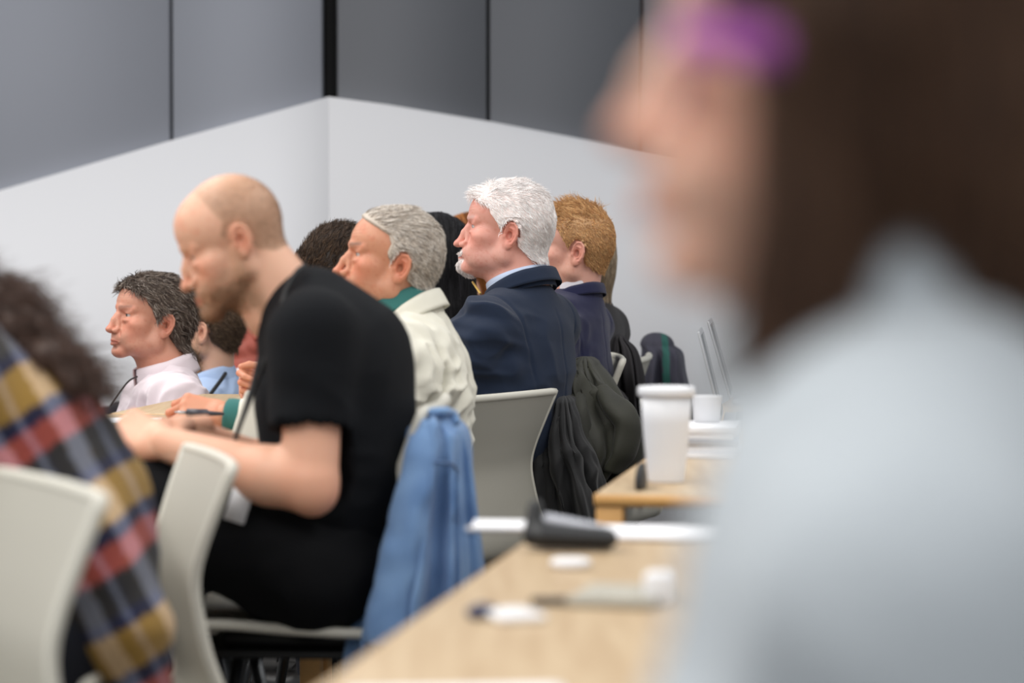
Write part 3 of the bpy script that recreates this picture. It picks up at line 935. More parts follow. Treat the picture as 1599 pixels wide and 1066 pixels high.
def drape(rings, m, name, parent, n=120, ripple=0.012, freq=(5, 9, 14), seed=1, thick=0.004, grow=1.0, spec=None, colour=None, amp0=0.15, side=None):
    """hanging cloth: rings = list of (centre, half width vector, half depth vector); closed all round, open at the bottom"""
    rnd = np.random.RandomState(seed)
    ph = rnd.rand(len(freq)) * 6.28; K = len(rings)
    M = 60; ts = np.linspace(0, K - 1, M)
    C = smooth_path([r[0] for r in rings], M); A = smooth_path([r[1] for r in rings], M); B = smooth_path([r[2] for r in rings], M)
    th = np.linspace(0, 2 * math.pi, n, endpoint=False)
    V = []
    for i in range(M):
        t = i / (M - 1)
        r = np.ones(n)
        for fq, p in zip(freq, ph):
            r = r + (ripple / np.linalg.norm(A[i])) * (amp0 + t ** 0.8 * grow) * np.sin(fq * th + p + 0.9 * math.sin(3 * t + p)) * (3.0 / fq) ** 0.5
        ce, se = np.cos(th), np.sin(th)
        V.append(C[i] + (np.sign(ce) * np.abs(ce) ** 0.8)[:, None] * A[i] * r[:, None] + (np.sign(se) * np.abs(se) ** 0.8)[:, None] * B[i] * r[:, None])
    V = np.array(V)
    hz = 0.75 * np.linalg.norm(A[0])
    top = [C[0] + (V[0] - C[0]) * math.sin(q) + np.array([0, 0, hz * math.cos(q)]) for q in (0.0, 0.3, 0.6, 0.9, 1.2, 1.4)]
    V = np.concatenate([np.array(top), V]); m_ = len(V)
    V = V.reshape(-1, 3)
    i, j = np.meshgrid(np.arange(m_ - 1), np.arange(n), indexing='ij'); j2 = (j + 1) % n
    F = np.stack([i * n + j, (i + 1) * n + j, (i + 1) * n + j2, i * n + j2], 2).reshape(-1, 4)
    V = folds(V, F, spec or [], (0.002, 11), seed * 1.3)
    N = vnormals(V, F)
    cen = V.mean(0)
    if ((V - cen) * N).sum() < 0: F = F[:, ::-1]; N = -N
    V2 = V - N * thick; k = len(V)
    last = np.arange((m_ - 1) * n, m_ * n); l2 = np.roll(last, -1)
    rim = np.stack([last, l2, l2 + k, last + k], 1)
    VV = np.concatenate([V, V2]); FF = np.concatenate([F, F[:, ::-1] + k, rim])
    c = colour(VV) if colour is not None else None
    return mesh_obj(name, (VV, FF, c), m, parent)
# ------------------------------------------------------------------ materials of the place
M_SHOE = mat('shoe', srgb(30, 28, 28), rough=0.4)
M_WALLW = mat('white_wall', srgb(228, 228, 231), rough=0.9, bump=[('noise', 60, 0.05, 0.002)])
M_PANEL_LIT = mat('grey_panel_lit', srgb(147, 150, 159), rough=0.85, noise=(1.2, 0.04), bump=[('noise', 500, 0.15, 0.001)])
M_PANEL_SHADED = mat('grey_panel_shaded', srgb(112, 114, 119), rough=0.85, noise=(1.2, 0.04), bump=[('noise', 500, 0.15, 0.001)])  # same panel, darkened: weaker light on the right facet put into the colour
M_GAP = mat('black_gap', srgb(14, 14, 15), rough=0.9)
M_FLOOR = mat('carpet', srgb(112, 110, 108), rough=0.95, noise=(40, 0.25), bump=[('noise', 300, 0.5, 0.004)])
M_SHELL = mat('chair_shell', srgb(180, 177, 166), rough=0.55, bump=[('noise', 900, 0.08, 0.0004)])
M_RIM = mat('chair_rim', srgb(212, 209, 197), rough=0.45)
M_STEEL = mat('steel', srgb(70, 72, 74), rough=0.35, metal=0.8)
M_BLACKP = mat('black_plastic', srgb(22, 23, 25), rough=0.5)
M_PAPER = mat('paper', srgb(240, 240, 243), rough=0.8)
M_WHITEP = mat('white_plastic', srgb(238, 238, 240), rough=0.35, sss=0.0)
M_SILVER = mat('silver', srgb(178, 178, 182), rough=0.35, metal=0.6)
M_SCREEN = mat('screen', srgb(24, 25, 28), rough=0.2)

def wood():
    m = bpy.data.materials.new('maple'); m.use_nodes = True; nt = m.node_tree; b = nt.nodes['Principled BSDF']
    tc = nt.nodes.new('ShaderNodeTexCoord'); mp = nt.nodes.new('ShaderNodeMapping'); mp.inputs['Scale'].default_value = (18, 1.2, 18)
    mp.inputs['Rotation'].default_value = (0, 0, math.radians(9))
    n = nt.nodes.new('ShaderNodeTexNoise'); n.inputs['Scale'].default_value = 3; n.inputs['Detail'].default_value = 6; n.inputs['Distortion'].default_value = 0.6
    r = nt.nodes.new('ShaderNodeValToRGB'); r.color_ramp.elements[0].position = 0.35; r.color_ramp.elements[1].position = 0.7
    r.color_ramp.elements[0].color = (*srgb(178, 152, 118), 1); r.color_ramp.elements[1].color = (*srgb(194, 171, 138), 1)
    nt.links.new(tc.outputs['Object'], mp.inputs[0]); nt.links.new(mp.outputs[0], n.inputs['Vector']); nt.links.new(n.outputs['Fac'], r.inputs[0])
    nt.links.new(r.outputs[0], b.inputs['Base Color']); b.inputs['Roughness'].default_value = 0.42
    return m
M_WOOD = wood()
M_EDGE = mat('maple_edge', srgb(214, 164, 100), rough=0.5, noise=(30, 0.08))

# ------------------------------------------------------------------ the room
g = Geo(); box_geo(g, (0.5, 6.0, -0.05), 17, 18, 0.1)
tag(mesh_obj('floor', g, M_FLOOR, smooth=False), kind='structure')

def prism(g, poly, nrm, t):
    """flat polygon (world points) given a thickness t along -nrm"""
    P = np.asarray(poly, float); n = len(P); B = P - np.asarray(nrm) * t
    V = np.concatenate([P, B])
    for i in range(1, n - 1):
        g.f.append(np.array([[0, i, i + 1]]) + g.n); g.f.append(np.array([[n, n + i + 1, n + i]]) + g.n)
    q = [[i, n + i, n + (i + 1) % n, (i + 1) % n] for i in range(n)]
    g.f.append(np.array(q) + g.n); g.v.append(V); g.c.append(np.full((2 * n, 3), 0.5)); g.n += 2 * n

WC = W(515, 152, 10.5)[:2]
WL = np.array([(-900 - CX) / FPX * 11.5, 11.5]); WR = np.array([(2000 - CX) / FPX * 11.7, 11.7]); WL = WC + (WL - WC) * 2.0
def wallpt(end, px, py):
    """the point of the wall plane from the corner to end seen at px,py"""
    r = W(px, py, 1.0) - np.array([0, 0, CAMZ]); d = end - WC
    A = np.array([[r[0], -d[0]], [r[1], -d[1]]]); t, u = np.linalg.solve(A, WC)
    return np.array([0, 0, CAMZ]) + r * t
for nm, end, mt, edge, nxt in (('left', WL, M_PANEL_LIT, [(515, 152), (390, 188), (267, 222), (0, 300), (-850, 500), (-2300, 640)], [(267, 4), ]),
                          ('right', WR, M_PANEL_SHADED, [(515, 152), (600, 164), (763, 191), (1000, 236), (1950, 430)], [(763, 4)])):
    dv = unit(np.append(end - WC, 0)); nr = np.cross(dv, (0, 0, 1)); nr = nr * (-1 if nr[1] > 0 else 1)
    # white lower wall, standing proud of the panels
    pts = [wallpt(end, *e) + nr * 0.05 for e in edge]
    pts[0] = wallpt(end, 515, 152) + np.array([0, -0.05, 0.0])
    poly = pts + [np.append(pts[-1][:2], 0.0), np.append(pts[0][:2], 0.0)]
    if nm == 'left': poly = poly[::-1]
    g = Geo(); prism(g, poly, nr, 0.12)
    tag(mesh_obj('wall_%s' % nm, g, M_WALLW, smooth=False), kind='structure')
    # grey panels above, with dark joints
    g = Geo(); gb = Geo()
    cols = [0.0] + [np.linalg.norm((wallpt(end, x, 200) - np.append(WC, wallpt(end, x, 200)[2]))[:2]) for x, _ in nxt]
    step = cols[1]; allx = [0.0, step] + [step + (step if nm == 'right' else 1.9 * step) * k for k in range(1, 8)]
    Lw = np.linalg.norm(end - WC)
    for a, b in zip(allx[:-1], allx[1:]):
        a2 = a + (0.036 if a == 0 else 0.009); b2 = min(b - 0.009, Lw + .5)
        if a2 > Lw: break
        c = np.append(WC, 0) + dv * (a2 + b2) / 2 - nr * 0.02
        R = np.stack([dv, nr, np.array([0, 0, 1.0])], 1)
        z0, z1 = -0.0, 3.6
        box_geo(g, c + np.array([0, 0, (z0 + z1) / 2]), b2 - a2, 0.04, z1 - z0, R)
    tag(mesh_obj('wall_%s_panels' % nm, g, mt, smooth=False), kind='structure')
    c = np.append(WC, 1.8) + dv * Lw / 2 - nr * 0.085
    box_geo(gb, c, Lw, 0.04, 3.6, R)
    tag(mesh_obj('wall_%s_backing' % nm, gb, M_GAP, smooth=False), kind='structure')

# ------------------------------------------------------------------ tables
RD = unit([math.sin(math.radians(9)), math.cos(math.radians(9)), 0]); RN = np.array([RD[1], -RD[0], 0])   # along the row, and to its right
def table(corner, length, width, z, label, legs=True, side=1, modesty=True, t=0.022, group=None):
    """corner = the near corner on the left; the top runs away from the camera and to the right (side=1)"""
    corner = np.array([corner[0], corner[1], 0.0]); R = np.stack([RN, RD, np.array([0, 0, 1.0])], 1)
    root = empty('conference_table', tuple(corner), label, 'table', group)
    c = corner + RD * length / 2 + RN * width / 2 * side
    g = Geo(); box_geo(g, c + np.array([0, 0, z - t / 2]), width, length, t, R, 0.003)
    top = mesh_obj('tabletop', g, M_WOOD, root, smooth=False)
    g = Geo()
    for a, b in ((corner, corner + RD * length), (corner + RN * width * side, corner + RN * width * side + RD * length)):
        m_ = (a + b) / 2; box_geo(g, m_ + np.array([0, 0, z - t / 2 - 0.0]), 0.003, length, t - 0.004, R)
    for a in (corner, corner + RD * length):
        m_ = a + RN * width / 2 * side; box_geo(g, m_ + np.array([0, 0, z - t / 2]), width, 0.003, t - 0.004, R)
    mesh_obj('edge_band', g, M_EDGE, top, smooth=False)
    for u in (0.0235, length - 0.0235):
        for v in (0.0235, width - 0.0235):
            g = Geo(); box_geo(g, corner + RD * u + RN * v * side + np.array([0, 0, (z - t) / 2]), 0.045, 0.045, z - t, R, 0.004)
            mesh_obj('leg', g, M_EDGE, root, smooth=False)
    g = Geo(); box_geo(g, corner + RD * length / 2 + RN * (width - 0.08) * side + np.array([0, 0, z - t - 0.2]), 0.016, length - 0.12, 0.4, R, 0.002)
    mesh_obj('modesty_panel', g, M_BLACKP, root, smooth=False)
    return root
zt = 0.74
pA = WZ(795, zt, 3.77)                                   # a point on the left edge of the nearest table
table(pA - RD * 1.75, 2.12, 0.75, zt, 'nearest light maple table, bottom centre, with papers and a black case on it')
pB = WZ(929, zt, 4.63)
table(pB, 3.0, 0.75, zt, 'second maple table carrying the tall white cup, behind the papers')
Z1 = 0.76
pE = np.array([-0.62, 5.0, 0]) 
table(pE - RD * 0.66, 1.96, 0.5, Z1, 'long maple table under the clasped hands of the bald man', side=-1)
table(pE + RD * 1.34, 0.78, 0.5, Z1, 'far maple table in front of the man in the navy blazer', side=-1)

# ------------------------------------------------------------------ chairs
def shell_pts(h=0.0):
    prof = [(0.235, 0.402, .36), (0.215, 0.428, .42), (0.12, 0.434, .45), (0.0, 0.424, .455), (-0.12, 0.416, .43), (-0.182, 0.424, .40), (-0.200, 0.455, .40), (-0.185, 0.53, .38),
            (-0.172, 0.62, .365), (-0.180, 0.68, .375), (-0.200, 0.75, .40), (-0.222, 0.815, .42)]
    a = np.array(prof); P = smooth_path(a, 70)
    return P
def make_chair(pos, yaw, label, zs=1.0, seat_dz=0.0, group='grey moulded chairs', legs=True):
    """pos: the middle of the seat on the floor; yaw as for people"""
    a = math.radians(yaw)
    root = empty('shell_chair', (pos[0], pos[1], 0.0), label, 'chair', group)
    Fv = np.array([-math.cos(a), -math.sin(a), 0]); Lv = np.array([math.sin(a), -math.cos(a), 0]); O = np.array([pos[0], pos[1], 0.0])
    P = shell_pts(); nP = len(P); nw = 25
    us = np.linspace(-1, 1, nw); V = []
    T = np.gradient(P[:, :2], axis=0); T /= np.linalg.norm(T, axis=1, keepdims=True)
    for i in range(nP):
        x, z, w_ = P[i]; z = z + seat_dz / zs * np.clip(1 - (z - 0.42) / 0.39, 0, 1); nx, nz = -T[i, 1], T[i, 0]       # points to the sitter's side or down
        s_ = i / (nP - 1)
        curve = np.interp(s_, [0, .35, .55, .8, 1], [0.0, 0.012, 0.012, 0.018, 0.012])
        hw = w_ / 2
        for u in us:
            sgn = -1
            d = curve * u * u
            bw = float(sstep(.42, .66, s_)); V.append(O + Fv * (x + d * bw) + Lv * (u * hw) + np.array([0, 0, 1]) * ((z * zs) + d * 0.6 * (1 - bw)))
    V = np.array(V)
    i, j = np.meshgrid(np.arange(nP - 1), np.arange(nw - 1), indexing='ij')
    F = np.stack([i * nw + j, (i + 1) * nw + j, (i + 1) * nw + j + 1, i * nw + j + 1], 2).reshape(-1, 4)
    N = vnormals(V, F)
    # make the normal point to the sitter
    if (N @ (Fv + np.array([0, 0, 1]))).sum() < 0: F = F[:, ::-1]; N = -N
    t = 0.013; V2 = V - N * t; k = len(V)
    g = Geo(); FF = np.concatenate([F, F[:, ::-1] + k])
    g.add(np.concatenate([V, V2]), FF)
    sh = mesh_obj('seat_shell', g, M_SHELL, root)
    # rim all round
    idx = [i * nw for i in range(nP)] + [(nP - 1) * nw + j for j in range(1, nw)] + [i * nw + nw - 1 for i in range(nP - 2, -1, -1)] + [j for j in range(nw - 2, 0, -1)]
    loop = (V[idx] - N[idx] * t / 2); loop = np.concatenate([loop, loop[:2]])
    g = Geo(); tube_geo(g, loop, 0.0095, 8); mesh_obj('rim', g, M_RIM, sh)
    # under-frame and legs
    g = Geo(); R = np.stack([Fv, Lv, np.array([0, 0, 1.0])], 1)
    box_geo(g, O + np.array([0, 0, 0.396 * zs + seat_dz]) - Fv * 0.01, 0.30, 0.30, 0.03, R, 0.01)
    box_geo(g, O + np.array([0, 0, 0.376 * zs + seat_dz]) + Fv * 0.0, 0.36, 0.36, 0.015, R, 0.006)
    mesh_obj('seat_frame', g, M_BLACKP, root)
    for sx in (1, -1):
        for sy in (1, -1):
            p0 = O + Fv * (0.15 * sx) + Lv * (0.15 * sy) + np.array([0, 0, 0.386 * zs + seat_dz]); p1 = O + Fv * (0.22 * sx) + Lv * (0.21 * sy) + np.array([0, 0, 0.012])
            g = Geo(); tube_geo(g, [p0, (p0 + p1) / 2, p1, p1 - np.array([0, 0, 0.0115])], [0.013, 0.012, 0.010, 0.013], 10)
            mesh_obj('leg', g, M_STEEL, root)
    return root
def chair_at(px, D, yaw, label, z=0.82, top=True, **kw):
    """px: image column of the middle of the top of the backrest"""
    p = WZ(px, z, D); a = math.radians(yaw); Fv = np.array([-math.cos(a), -math.sin(a), 0])
    return make_chair(p + Fv * 0.222, yaw, label, z / 0.815, **kw)
# ------------------------------------------------------------------ chairs in view
chair_at(332, 4.5, 16, 'empty pale grey chair facing left in front of the bald man, seen from its side', z=0.812)
chair_at(80, 3.5, 27, 'pale chair at the lower left corner with the plaid shirt beside it', z=0.855)
chair_at(684, 5.0, -4, 'grey chair of the bald man with the denim jacket hung on it', z=0.865, seat_dz=0.045)
chair_at(426, 5.48, 16, 'pale chair tucked in at the table behind the chest of the bald man', z=0.845)
chair_at(690, 6.22, -10, 'chair of the man in the cream jacket', z=0.72)
chair_at(800, 6.60, -30, 'broad pale chair back right behind the seat of the man in the navy blazer', z=0.79)
chair_at(966, 7.55, 2, 'empty chair seen edge-on as a thin pale strip behind the olive coat', z=0.835)
chair_at(932, 7.15, -10, 'chair completely covered by the olive coat', z=0.735)
chair_at(1008, 8.15, -7, 'farthest visible chair, dark in shade above the white cup', z=0.81)

# ------------------------------------------------------------------ coats and cloths on the chairs
M_DENIM = mat('denim', attr=True, rough=0.85, sheen=0.2, bump=[('weave', 500, 0.3, 0.0008), ('noise', 90, 0.25, 0.002)])
def denim_col(V):
    b = srgb(118, 152, 194); d = srgb(90, 124, 170); t = 0.5 + 0.5 * fbm(V * 22, 3)
    return b * t[:, None] + d * (1 - t[:, None])
def ring(px, py, D, hw, hd, yaw=0):
    c = W(px, py, D); a = math.radians(yaw)
    return (c, np.array([hw * math.cos(a), hw * math.sin(a), 0]), np.array([-math.sin(a) * hd, math.cos(a) * hd, 0]))
t_ = empty('denim_jacket', tuple(WZ(650, 0.0, 5.0)), 'faded blue denim jacket hanging over the backrest of the bald man', 'jacket')
t_.location.z = 0.3
Dj = 4.98
drape([ring(681, 652, Dj, 0.028, 0.20), ring(682, 680, Dj, 0.052, 0.215), ring(680, 740, Dj, 0.062, 0.23), ring(672, 800, Dj, 0.078, 0.24), ring(665, 870, Dj, 0.092, 0.25),
       ring(656, 930, Dj, 0.105, 0.25), ring(650, 1010, Dj, 0.112, 0.25), ring(645, 1090, Dj, 0.112, 0.25)], M_DENIM, 'jacket_body', t_, n=360, ripple=0.017, freq=(11, 17, 27), seed=4, grow=0.8, colour=denim_col,
      spec=[(W(690, 700, 4.8), 0.12, 0.008, (0.2, 0, 1), 22)])
g = Geo()       # sleeve and seams on the camera side
sl = smooth_path([W(668, 662, 4.77), W(656, 720, 4.745), W(640, 800, 4.73), W(622, 880, 4.725), W(606, 960, 4.72), W(600, 1010, 4.72)], 40)
tube_geo(g, sl, list(np.interp(np.linspace(0, 1, 40), [0, .1, .5, .9, 1], [.016, .028, .036, .036, .034])), 24, flat=0.6)
V, fs, c = g.geo(); V = V + 0.004 * np.stack([vnoise(V * 30), vnoise(V * 30 + 9), vnoise(V * 30 + 5)], 1); g.v = [V]; g.c = [denim_col(V)]
mesh_obj('sleeve', g, M_DENIM, t_)
g = Geo(); tube_geo(g, smooth_path([W(664, 718, 4.75), W(685, 722, 4.735), W(704, 724, 4.75), W(716, 735, 4.80)], 24), 0.0028, 6, col=srgb(76, 104, 146))
mesh_obj('yoke_seam', g, M_DENIM, t_)
g = Geo(); cp = smooth_path([W(668, 648, 4.84), W(684, 643, 4.80), W(700, 647, 4.84), W(707, 665, 4.83)], 24)
tube_geo(g, cp, 0.017, 12, col=srgb(120, 156, 200), flat=0.5); mesh_obj('jacket_collar', g, M_DENIM, t_)

M_OLIVE = mat('olive_cloth', attr=True, rough=0.7, sheen=0.1, bump=[('noise', 120, 0.3, 0.002)])
def olive_col(V):
    t = 0.5 + 0.5 * fbm(V * 9, 2); return srgb(60, 60, 46) * t[:, None] + srgb(34, 34, 30) * (1 - t[:, None])
t_ = empty('olive_coat', tuple(WZ(930, 0.3, 7.1)), 'dark olive coat hanging over a chair between the navy blazer and the cup', 'coat')
Do = 7.15
drape([ring(912, 570, Do, 0.030, 0.14, -10), ring(918, 592, Do, 0.046, 0.19, -10), ring(929, 630, Do, 0.064, 0.21, -10), ring(940, 670, Do, 0.092, 0.22, -10), ring(940, 710, Do, 0.082, 0.22, -10),
       ring(928, 745, Do, 0.07, 0.21, -10), ring(918, 775, Do, 0.06, 0.19, -10)], M_OLIVE, 'coat_body', t_, n=260, ripple=0.02, freq=(7, 11, 17), seed=8, grow=0.7, colour=olive_col,
      spec=[(W(950, 640, 6.95), 0.12, 0.012, (0.6, 0, 1), 20), (W(910, 680, 6.95), 0.12, 0.012, (-0.4, 0, 1), 20)])
g = Geo(); sl = smooth_path([W(938, 604, 6.98), W(958, 632, 6.95), W(980, 660, 6.94), W(974, 700, 6.94), W(958, 735, 6.95)], 36)
tube_geo(g, sl, list(np.interp(np.linspace(0, 1, 36), [0, .3, .8, 1], [.02, .042, .04, .03])), 20, flat=0.6)
V, fs, c = g.geo(); V = V + 0.006 * np.stack([vnoise(V * 22), vnoise(V * 22 + 9), vnoise(V * 22 + 5)], 1); g.v = [V]; g.c = [olive_col(V)]
mesh_obj('sleeve', g, M_OLIVE, t_)
g = Geo(); sl = smooth_path([W(893, 600, 6.98), W(897, 640, 6.93), W(906, 690, 6.92), W(918, 740, 6.93), W(912, 790, 6.95)], 36)
tube_geo(g, sl, list(np.interp(np.linspace(0, 1, 36), [0, .3, .8, 1], [.022, .038, .036, .03])), 20, flat=0.6)
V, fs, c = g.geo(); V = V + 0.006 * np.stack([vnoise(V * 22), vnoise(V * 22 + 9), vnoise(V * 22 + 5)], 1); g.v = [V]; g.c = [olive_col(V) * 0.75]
mesh_obj('sleeve', g, M_OLIVE, t_)

M_DARKCL = mat('black_cloth', srgb(14, 14, 16), rough=0.75, sheen=0.15, bump=[('noise', 120, 0.25, 0.002)])
t_ = empty('black_coat', tuple(WZ(885, 0.3, 7.0)), 'black coat hanging low between the pale chair and the olive coat', 'coat')
drape([ring(880, 628, 6.9, 0.026, 0.08, -10), ring(880, 680, 6.9, 0.046, 0.10, -10), ring(890, 740, 6.9, 0.066, 0.12, -10), ring(900, 800, 6.9, 0.080, 0.13, -10), ring(903, 860, 6.9, 0.080, 0.13, -10)], M_DARKCL, 'coat_body', t_, n=240,
      ripple=0.02, freq=(5, 9, 15), seed=12, grow=0.7, spec=[(W(890, 740, 6.85), 0.12, 0.012, (0.2, 0, 1), 20)])

M_CHARCOAT = mat('charcoal_coat_cloth', srgb(50, 48, 50), rough=0.85, spec=0.2, bump=[('noise', 120, 0.25, 0.002)])
t_ = empty('charcoal_coat', tuple(WZ(975, 0.3, 7.95)), 'charcoal coat hanging behind the white cup, right of the olive coat', 'coat')
drape([ring(968, 528, 7.95, 0.014, 0.08), ring(974, 548, 7.95, 0.030, 0.12), ring(976, 590, 7.95, 0.040, 0.14), ring(978, 660, 7.95, 0.042, 0.14), ring(978, 780, 7.95, 0.044, 0.14)], M_CHARCOAT, 'coat_body', t_, n=200, ripple=0.012, freq=(5, 9, 15), seed=33)
M_SLATE = mat('slate_cloth', attr=True, rough=0.8, bump=[('noise', 120, 0.25, 0.002)])
def slate_col(V):
    u = V[:, 0] - W(1041, 560, 8.5)[0]
    return np.where((np.abs(u + 0.005 + 0.0 * V[:, 2]) < 0.010)[:, None], srgb(28, 84, 76), srgb(54, 53, 66))
t_ = empty('slate_jacket', tuple(WZ(1030, 0.3, 8.6)), 'slate jacket with a green stripe hung on the farthest chair', 'jacket')
drape([ring(1026, 538, 8.6, 0.050, 0.12), ring(1034, 550, 8.6, 0.058, 0.16), ring(1034, 580, 8.6, 0.066, 0.18), ring(1036, 620, 8.6, 0.078, 0.18), ring(1036, 700, 8.6, 0.08, 0.18)], M_SLATE, 'jacket_body', t_, n=200, ripple=0.01, seed=21, colour=slate_col)

# ------------------------------------------------------------------ things on the tables
def flat_at(px, D, z): return WZ(px, z, D)
def Rz(d): return rotm(0, 0, d)
# tall white cup
p = WZ(1040, zt, 4.84)
t_ = empty('drinking_cup', tuple(p), 'tall white plastic cup with a lid on the second table', 'cup')
g = Geo(); lathe_geo(g, p, [(0.0, 0.006), (0.027, 0.006), (0.028, 0.0005), (0.0300, 0.0005), (0.0308, 0.004), (0.0335, 0.03), (0.0365, 0.06), (0.0368, 0.062), (0.040, 0.10), (0.0402, 0.102), (0.0435, 0.150), (0.0420, 0.150), (0.0285, 0.01), (0, 0.008)], 64)
M_CUP = mat('cup_plastic', srgb(236, 237, 240), rough=0.4, trans=0.0, sss=0.0)
mesh_obj('cup_body', g, M_CUP, t_)
g = Geo(); lathe_geo(g, p, [(0.0, 0.157), (0.038, 0.157), (0.0395, 0.163), (0.047, 0.163), (0.0487, 0.160), (0.0487, 0.150), (0.0468, 0.147), (0.0440, 0.149), (0.0435, 0.155), (0, 0.155)], 64); mesh_obj('lid', g, M_CUP, t_)
# phone leaning beside it
p = WZ(1001, zt, 4.72)
t_ = empty('computer_mouse', tuple(p), 'small black computer mouse lying left of the white cup', 'mouse')
f = Field((-0.05, -0.07, -0.01), (0.05, 0.07, 0.06), 0.003); f.ell((0, 0, 0.010), (0.009, 0.05, 0.034)); f.plane((0, 0, 0), (0, 0, -1), 0.002)
V, F = f.nets(); mesh_obj('mouse_shell', (V @ Rz(-9).T + p, F, None), M_BLACKP, t_)
g = Geo(); lathe_geo(g, p + np.array([0.004, 0.012, 0.036]), [(0, -0.004), (0.005, -0.004), (0.006, 0), (0.005, 0.004), (0, 0.004)], 20, R=rotm(0, 90, 0)); mesh_obj('scroll_wheel', g, M_STEEL, t_)
# laptops farther down the table
def laptop(px, D, yaw, lean, label, wd=0.30):
    p = WZ(px, zt, D); R = Rz(yaw)
    t_ = empty('laptop', tuple(p), label, 'laptop')
    g = Geo(); box_geo(g, p + R @ np.array([0.11, 0, 0.009]), 0.21, wd, 0.014, R, 0.004); b = mesh_obj('keyboard_base', g, M_SILVER, t_)
    g = Geo()
    for i in range(5): box_geo(g, p + R @ np.array([0.04 + i * 0.02, 0, 0.0172]), 0.015, wd * 0.86, 0.002, R)
    mesh_obj('keys', g, M_BLACKP, b)
    R2 = R @ rotm(0, -lean, 0)
    g = Geo(); box_geo(g, p + np.array([0, 0, 0.016]) + R2 @ np.array([0.0, 0, 0.10]), 0.006, wd, 0.20, R2, 0.0025); l = mesh_obj('screen_lid', g, M_SILVER, t_)
    g = Geo(); box_geo(g, p + np.array([0, 0, 0.016]) + R2 @ np.array([0.0035, 0, 0.10]), 0.001, wd * 0.93, 0.18, R2); mesh_obj('screen', g, M_SCREEN, l)
laptop(1126, 6.35, -5, 14, 'open silver laptop with its lid tilted back, right of the cup on the second table')
laptop(1142, 7.15, -5.5, 16, 'farther silver laptop, lid just behind the first laptop', 0.3)
# stack of white boxes / papers beside the cup
p = WZ(1096, zt, 5.45)
t_ = empty('paper_stack', tuple(p), 'stack of white papers right of the white cup', 'papers')
for k in range(5):
    g = Geo(); box_geo(g, p + np.array([0.001 * (k % 3), 0.004 * (k % 2), 0.006 + 0.0118 * k]), 0.13, 0.2, 0.011, Rz(-9 + 2 * (k % 3)), 0.001)
    mesh_obj('pad', g, M_PAPER if k != 2 else M_SILVER, t_, smooth=False)
p = WZ(1103, zt + 0.0595, 5.5)
t_ = empty('small_cup', tuple(p), 'small white cup on top of the stack of papers', 'cup')
g = Geo(); lathe_geo(g, p, [(0, 0.003), (0.022, 0.003), (0.022, 0.0005), (0.024, 0.0005), (0.028, 0.048), (0.030, 0.050), (0.027, 0.050), (0.022, 0.006), (0, 0.005)], 40); mesh_obj('cup_body', g, M_WHITEP, t_)
# papers and case on the nearest table
def sheet(px, D, z, w_, h_, rot, label, n=1, m=None, name='paper_sheet', curl=0.0):
    p = WZ(px, z, D); t_ = Geo()
    V = []; nx, ny = 14, 14
    for i in range(nx):
        for j in range(ny):
            u, v = i / (nx - 1) - .5, j / (ny - 1) - .5
            V.append((u * w_, v * h_, 0.0012 + curl * (u * u * 4) ** 1.5))
    V = np.array(V) @ Rz(rot).T + p
    i, j = np.meshgrid(np.arange(nx - 1), np.arange(ny - 1), indexing='ij'); F = np.stack([i * ny + j, (i + 1) * ny + j, (i + 1) * ny + j + 1, i * ny + j + 1], 2).reshape(-1, 4)
    k = len(V); B = V.copy(); B[:, 2] -= 0.001 * n
    edge = [i_ * ny for i_ in range(nx)] + [(nx - 1) * ny + j_ for j_ in range(1, ny)] + [i_ * ny + ny - 1 for i_ in range(nx - 2, -1, -1)] + [j_ for j_ in range(ny - 2, 0, -1)]
    e = np.array(edge); e2 = np.roll(e, -1); S = np.stack([e, e + k, e2 + k, e2], 1)
    t_.add(np.concatenate([V, B]), np.concatenate([F, F[:, ::-1] + k, S]))
    o = mesh_obj(name, t_, m or M_PAPER, None, smooth=False); tag(o, label, 'paper'); return o
sheet(806, 4.02, zt + 0.006, 0.10, 0.13, 84, 'white open booklet at the far end of the nearest table, left of the black case', curl=0.006, n=5)
sheet(1005, 3.98, zt + 0.006, 0.16, 0.24, 84, 'white papers at the far end of the nearest table, right of the black case', n=5)
sheet(720, 2.58, zt, 0.20, 0.12, 8, 'pale sheet of paper at the near end of the nearest table', n=1, curl=0.0)
p = WZ(889, zt, 3.80)
t_ = empty('glasses_case', tuple(p), 'black case with a light grey top lying open on the nearest table', 'case')
f = Field((-0.09, -0.06, -0.01), (0.09, 0.06, 0.08), 0.0035)
f.cap((-0.038, 0, 0.020), (0.05, -0.01, 0.016), 0.017, 0.014, 0, flat=((0, 1, 0), 1.8)); f.cap((-0.05, 0.0, 0.018), (-0.044, 0.012, 0.056), 0.013, 0.011, 0.006)
f.plane((0, 0, 0.0005), (0, 0, -1), 0.002)
V, F = f.nets(); mesh_obj('case_body', (V @ Rz(6).T + p, F, None), M_BLACKP, t_)
f = Field((-0.09, -0.06, -0.01), (0.09, 0.06, 0.09), 0.0035); f.cap((-0.03, 0.016, 0.040), (0.045, 0.006, 0.026), 0.008, 0.007, 0, flat=((0, 1, 0), 2.2))
V, F = f.nets(); mesh_obj('case_lid', (V @ Rz(6).T + p, F, None), mat('case_grey', srgb(190, 192, 200), rough=0.4), t_)
p = WZ(891, zt, 3.60)
g = Geo(); lathe_geo(g, p, [(0, 0.001), (0.022, 0.001), (0.026, 0.003), (0.026, 0.008), (0.022, 0.011), (0, 0.011)], 40)
tag(mesh_obj('cup_lid', g, M_WHITEP), 'white round cup lid in front of the black case', 'lid')
p = WZ(800, zt, 3.12)
t_ = empty('name_badge', tuple(p), 'white name badge with a dark lanyard end on the nearest table', 'badge')
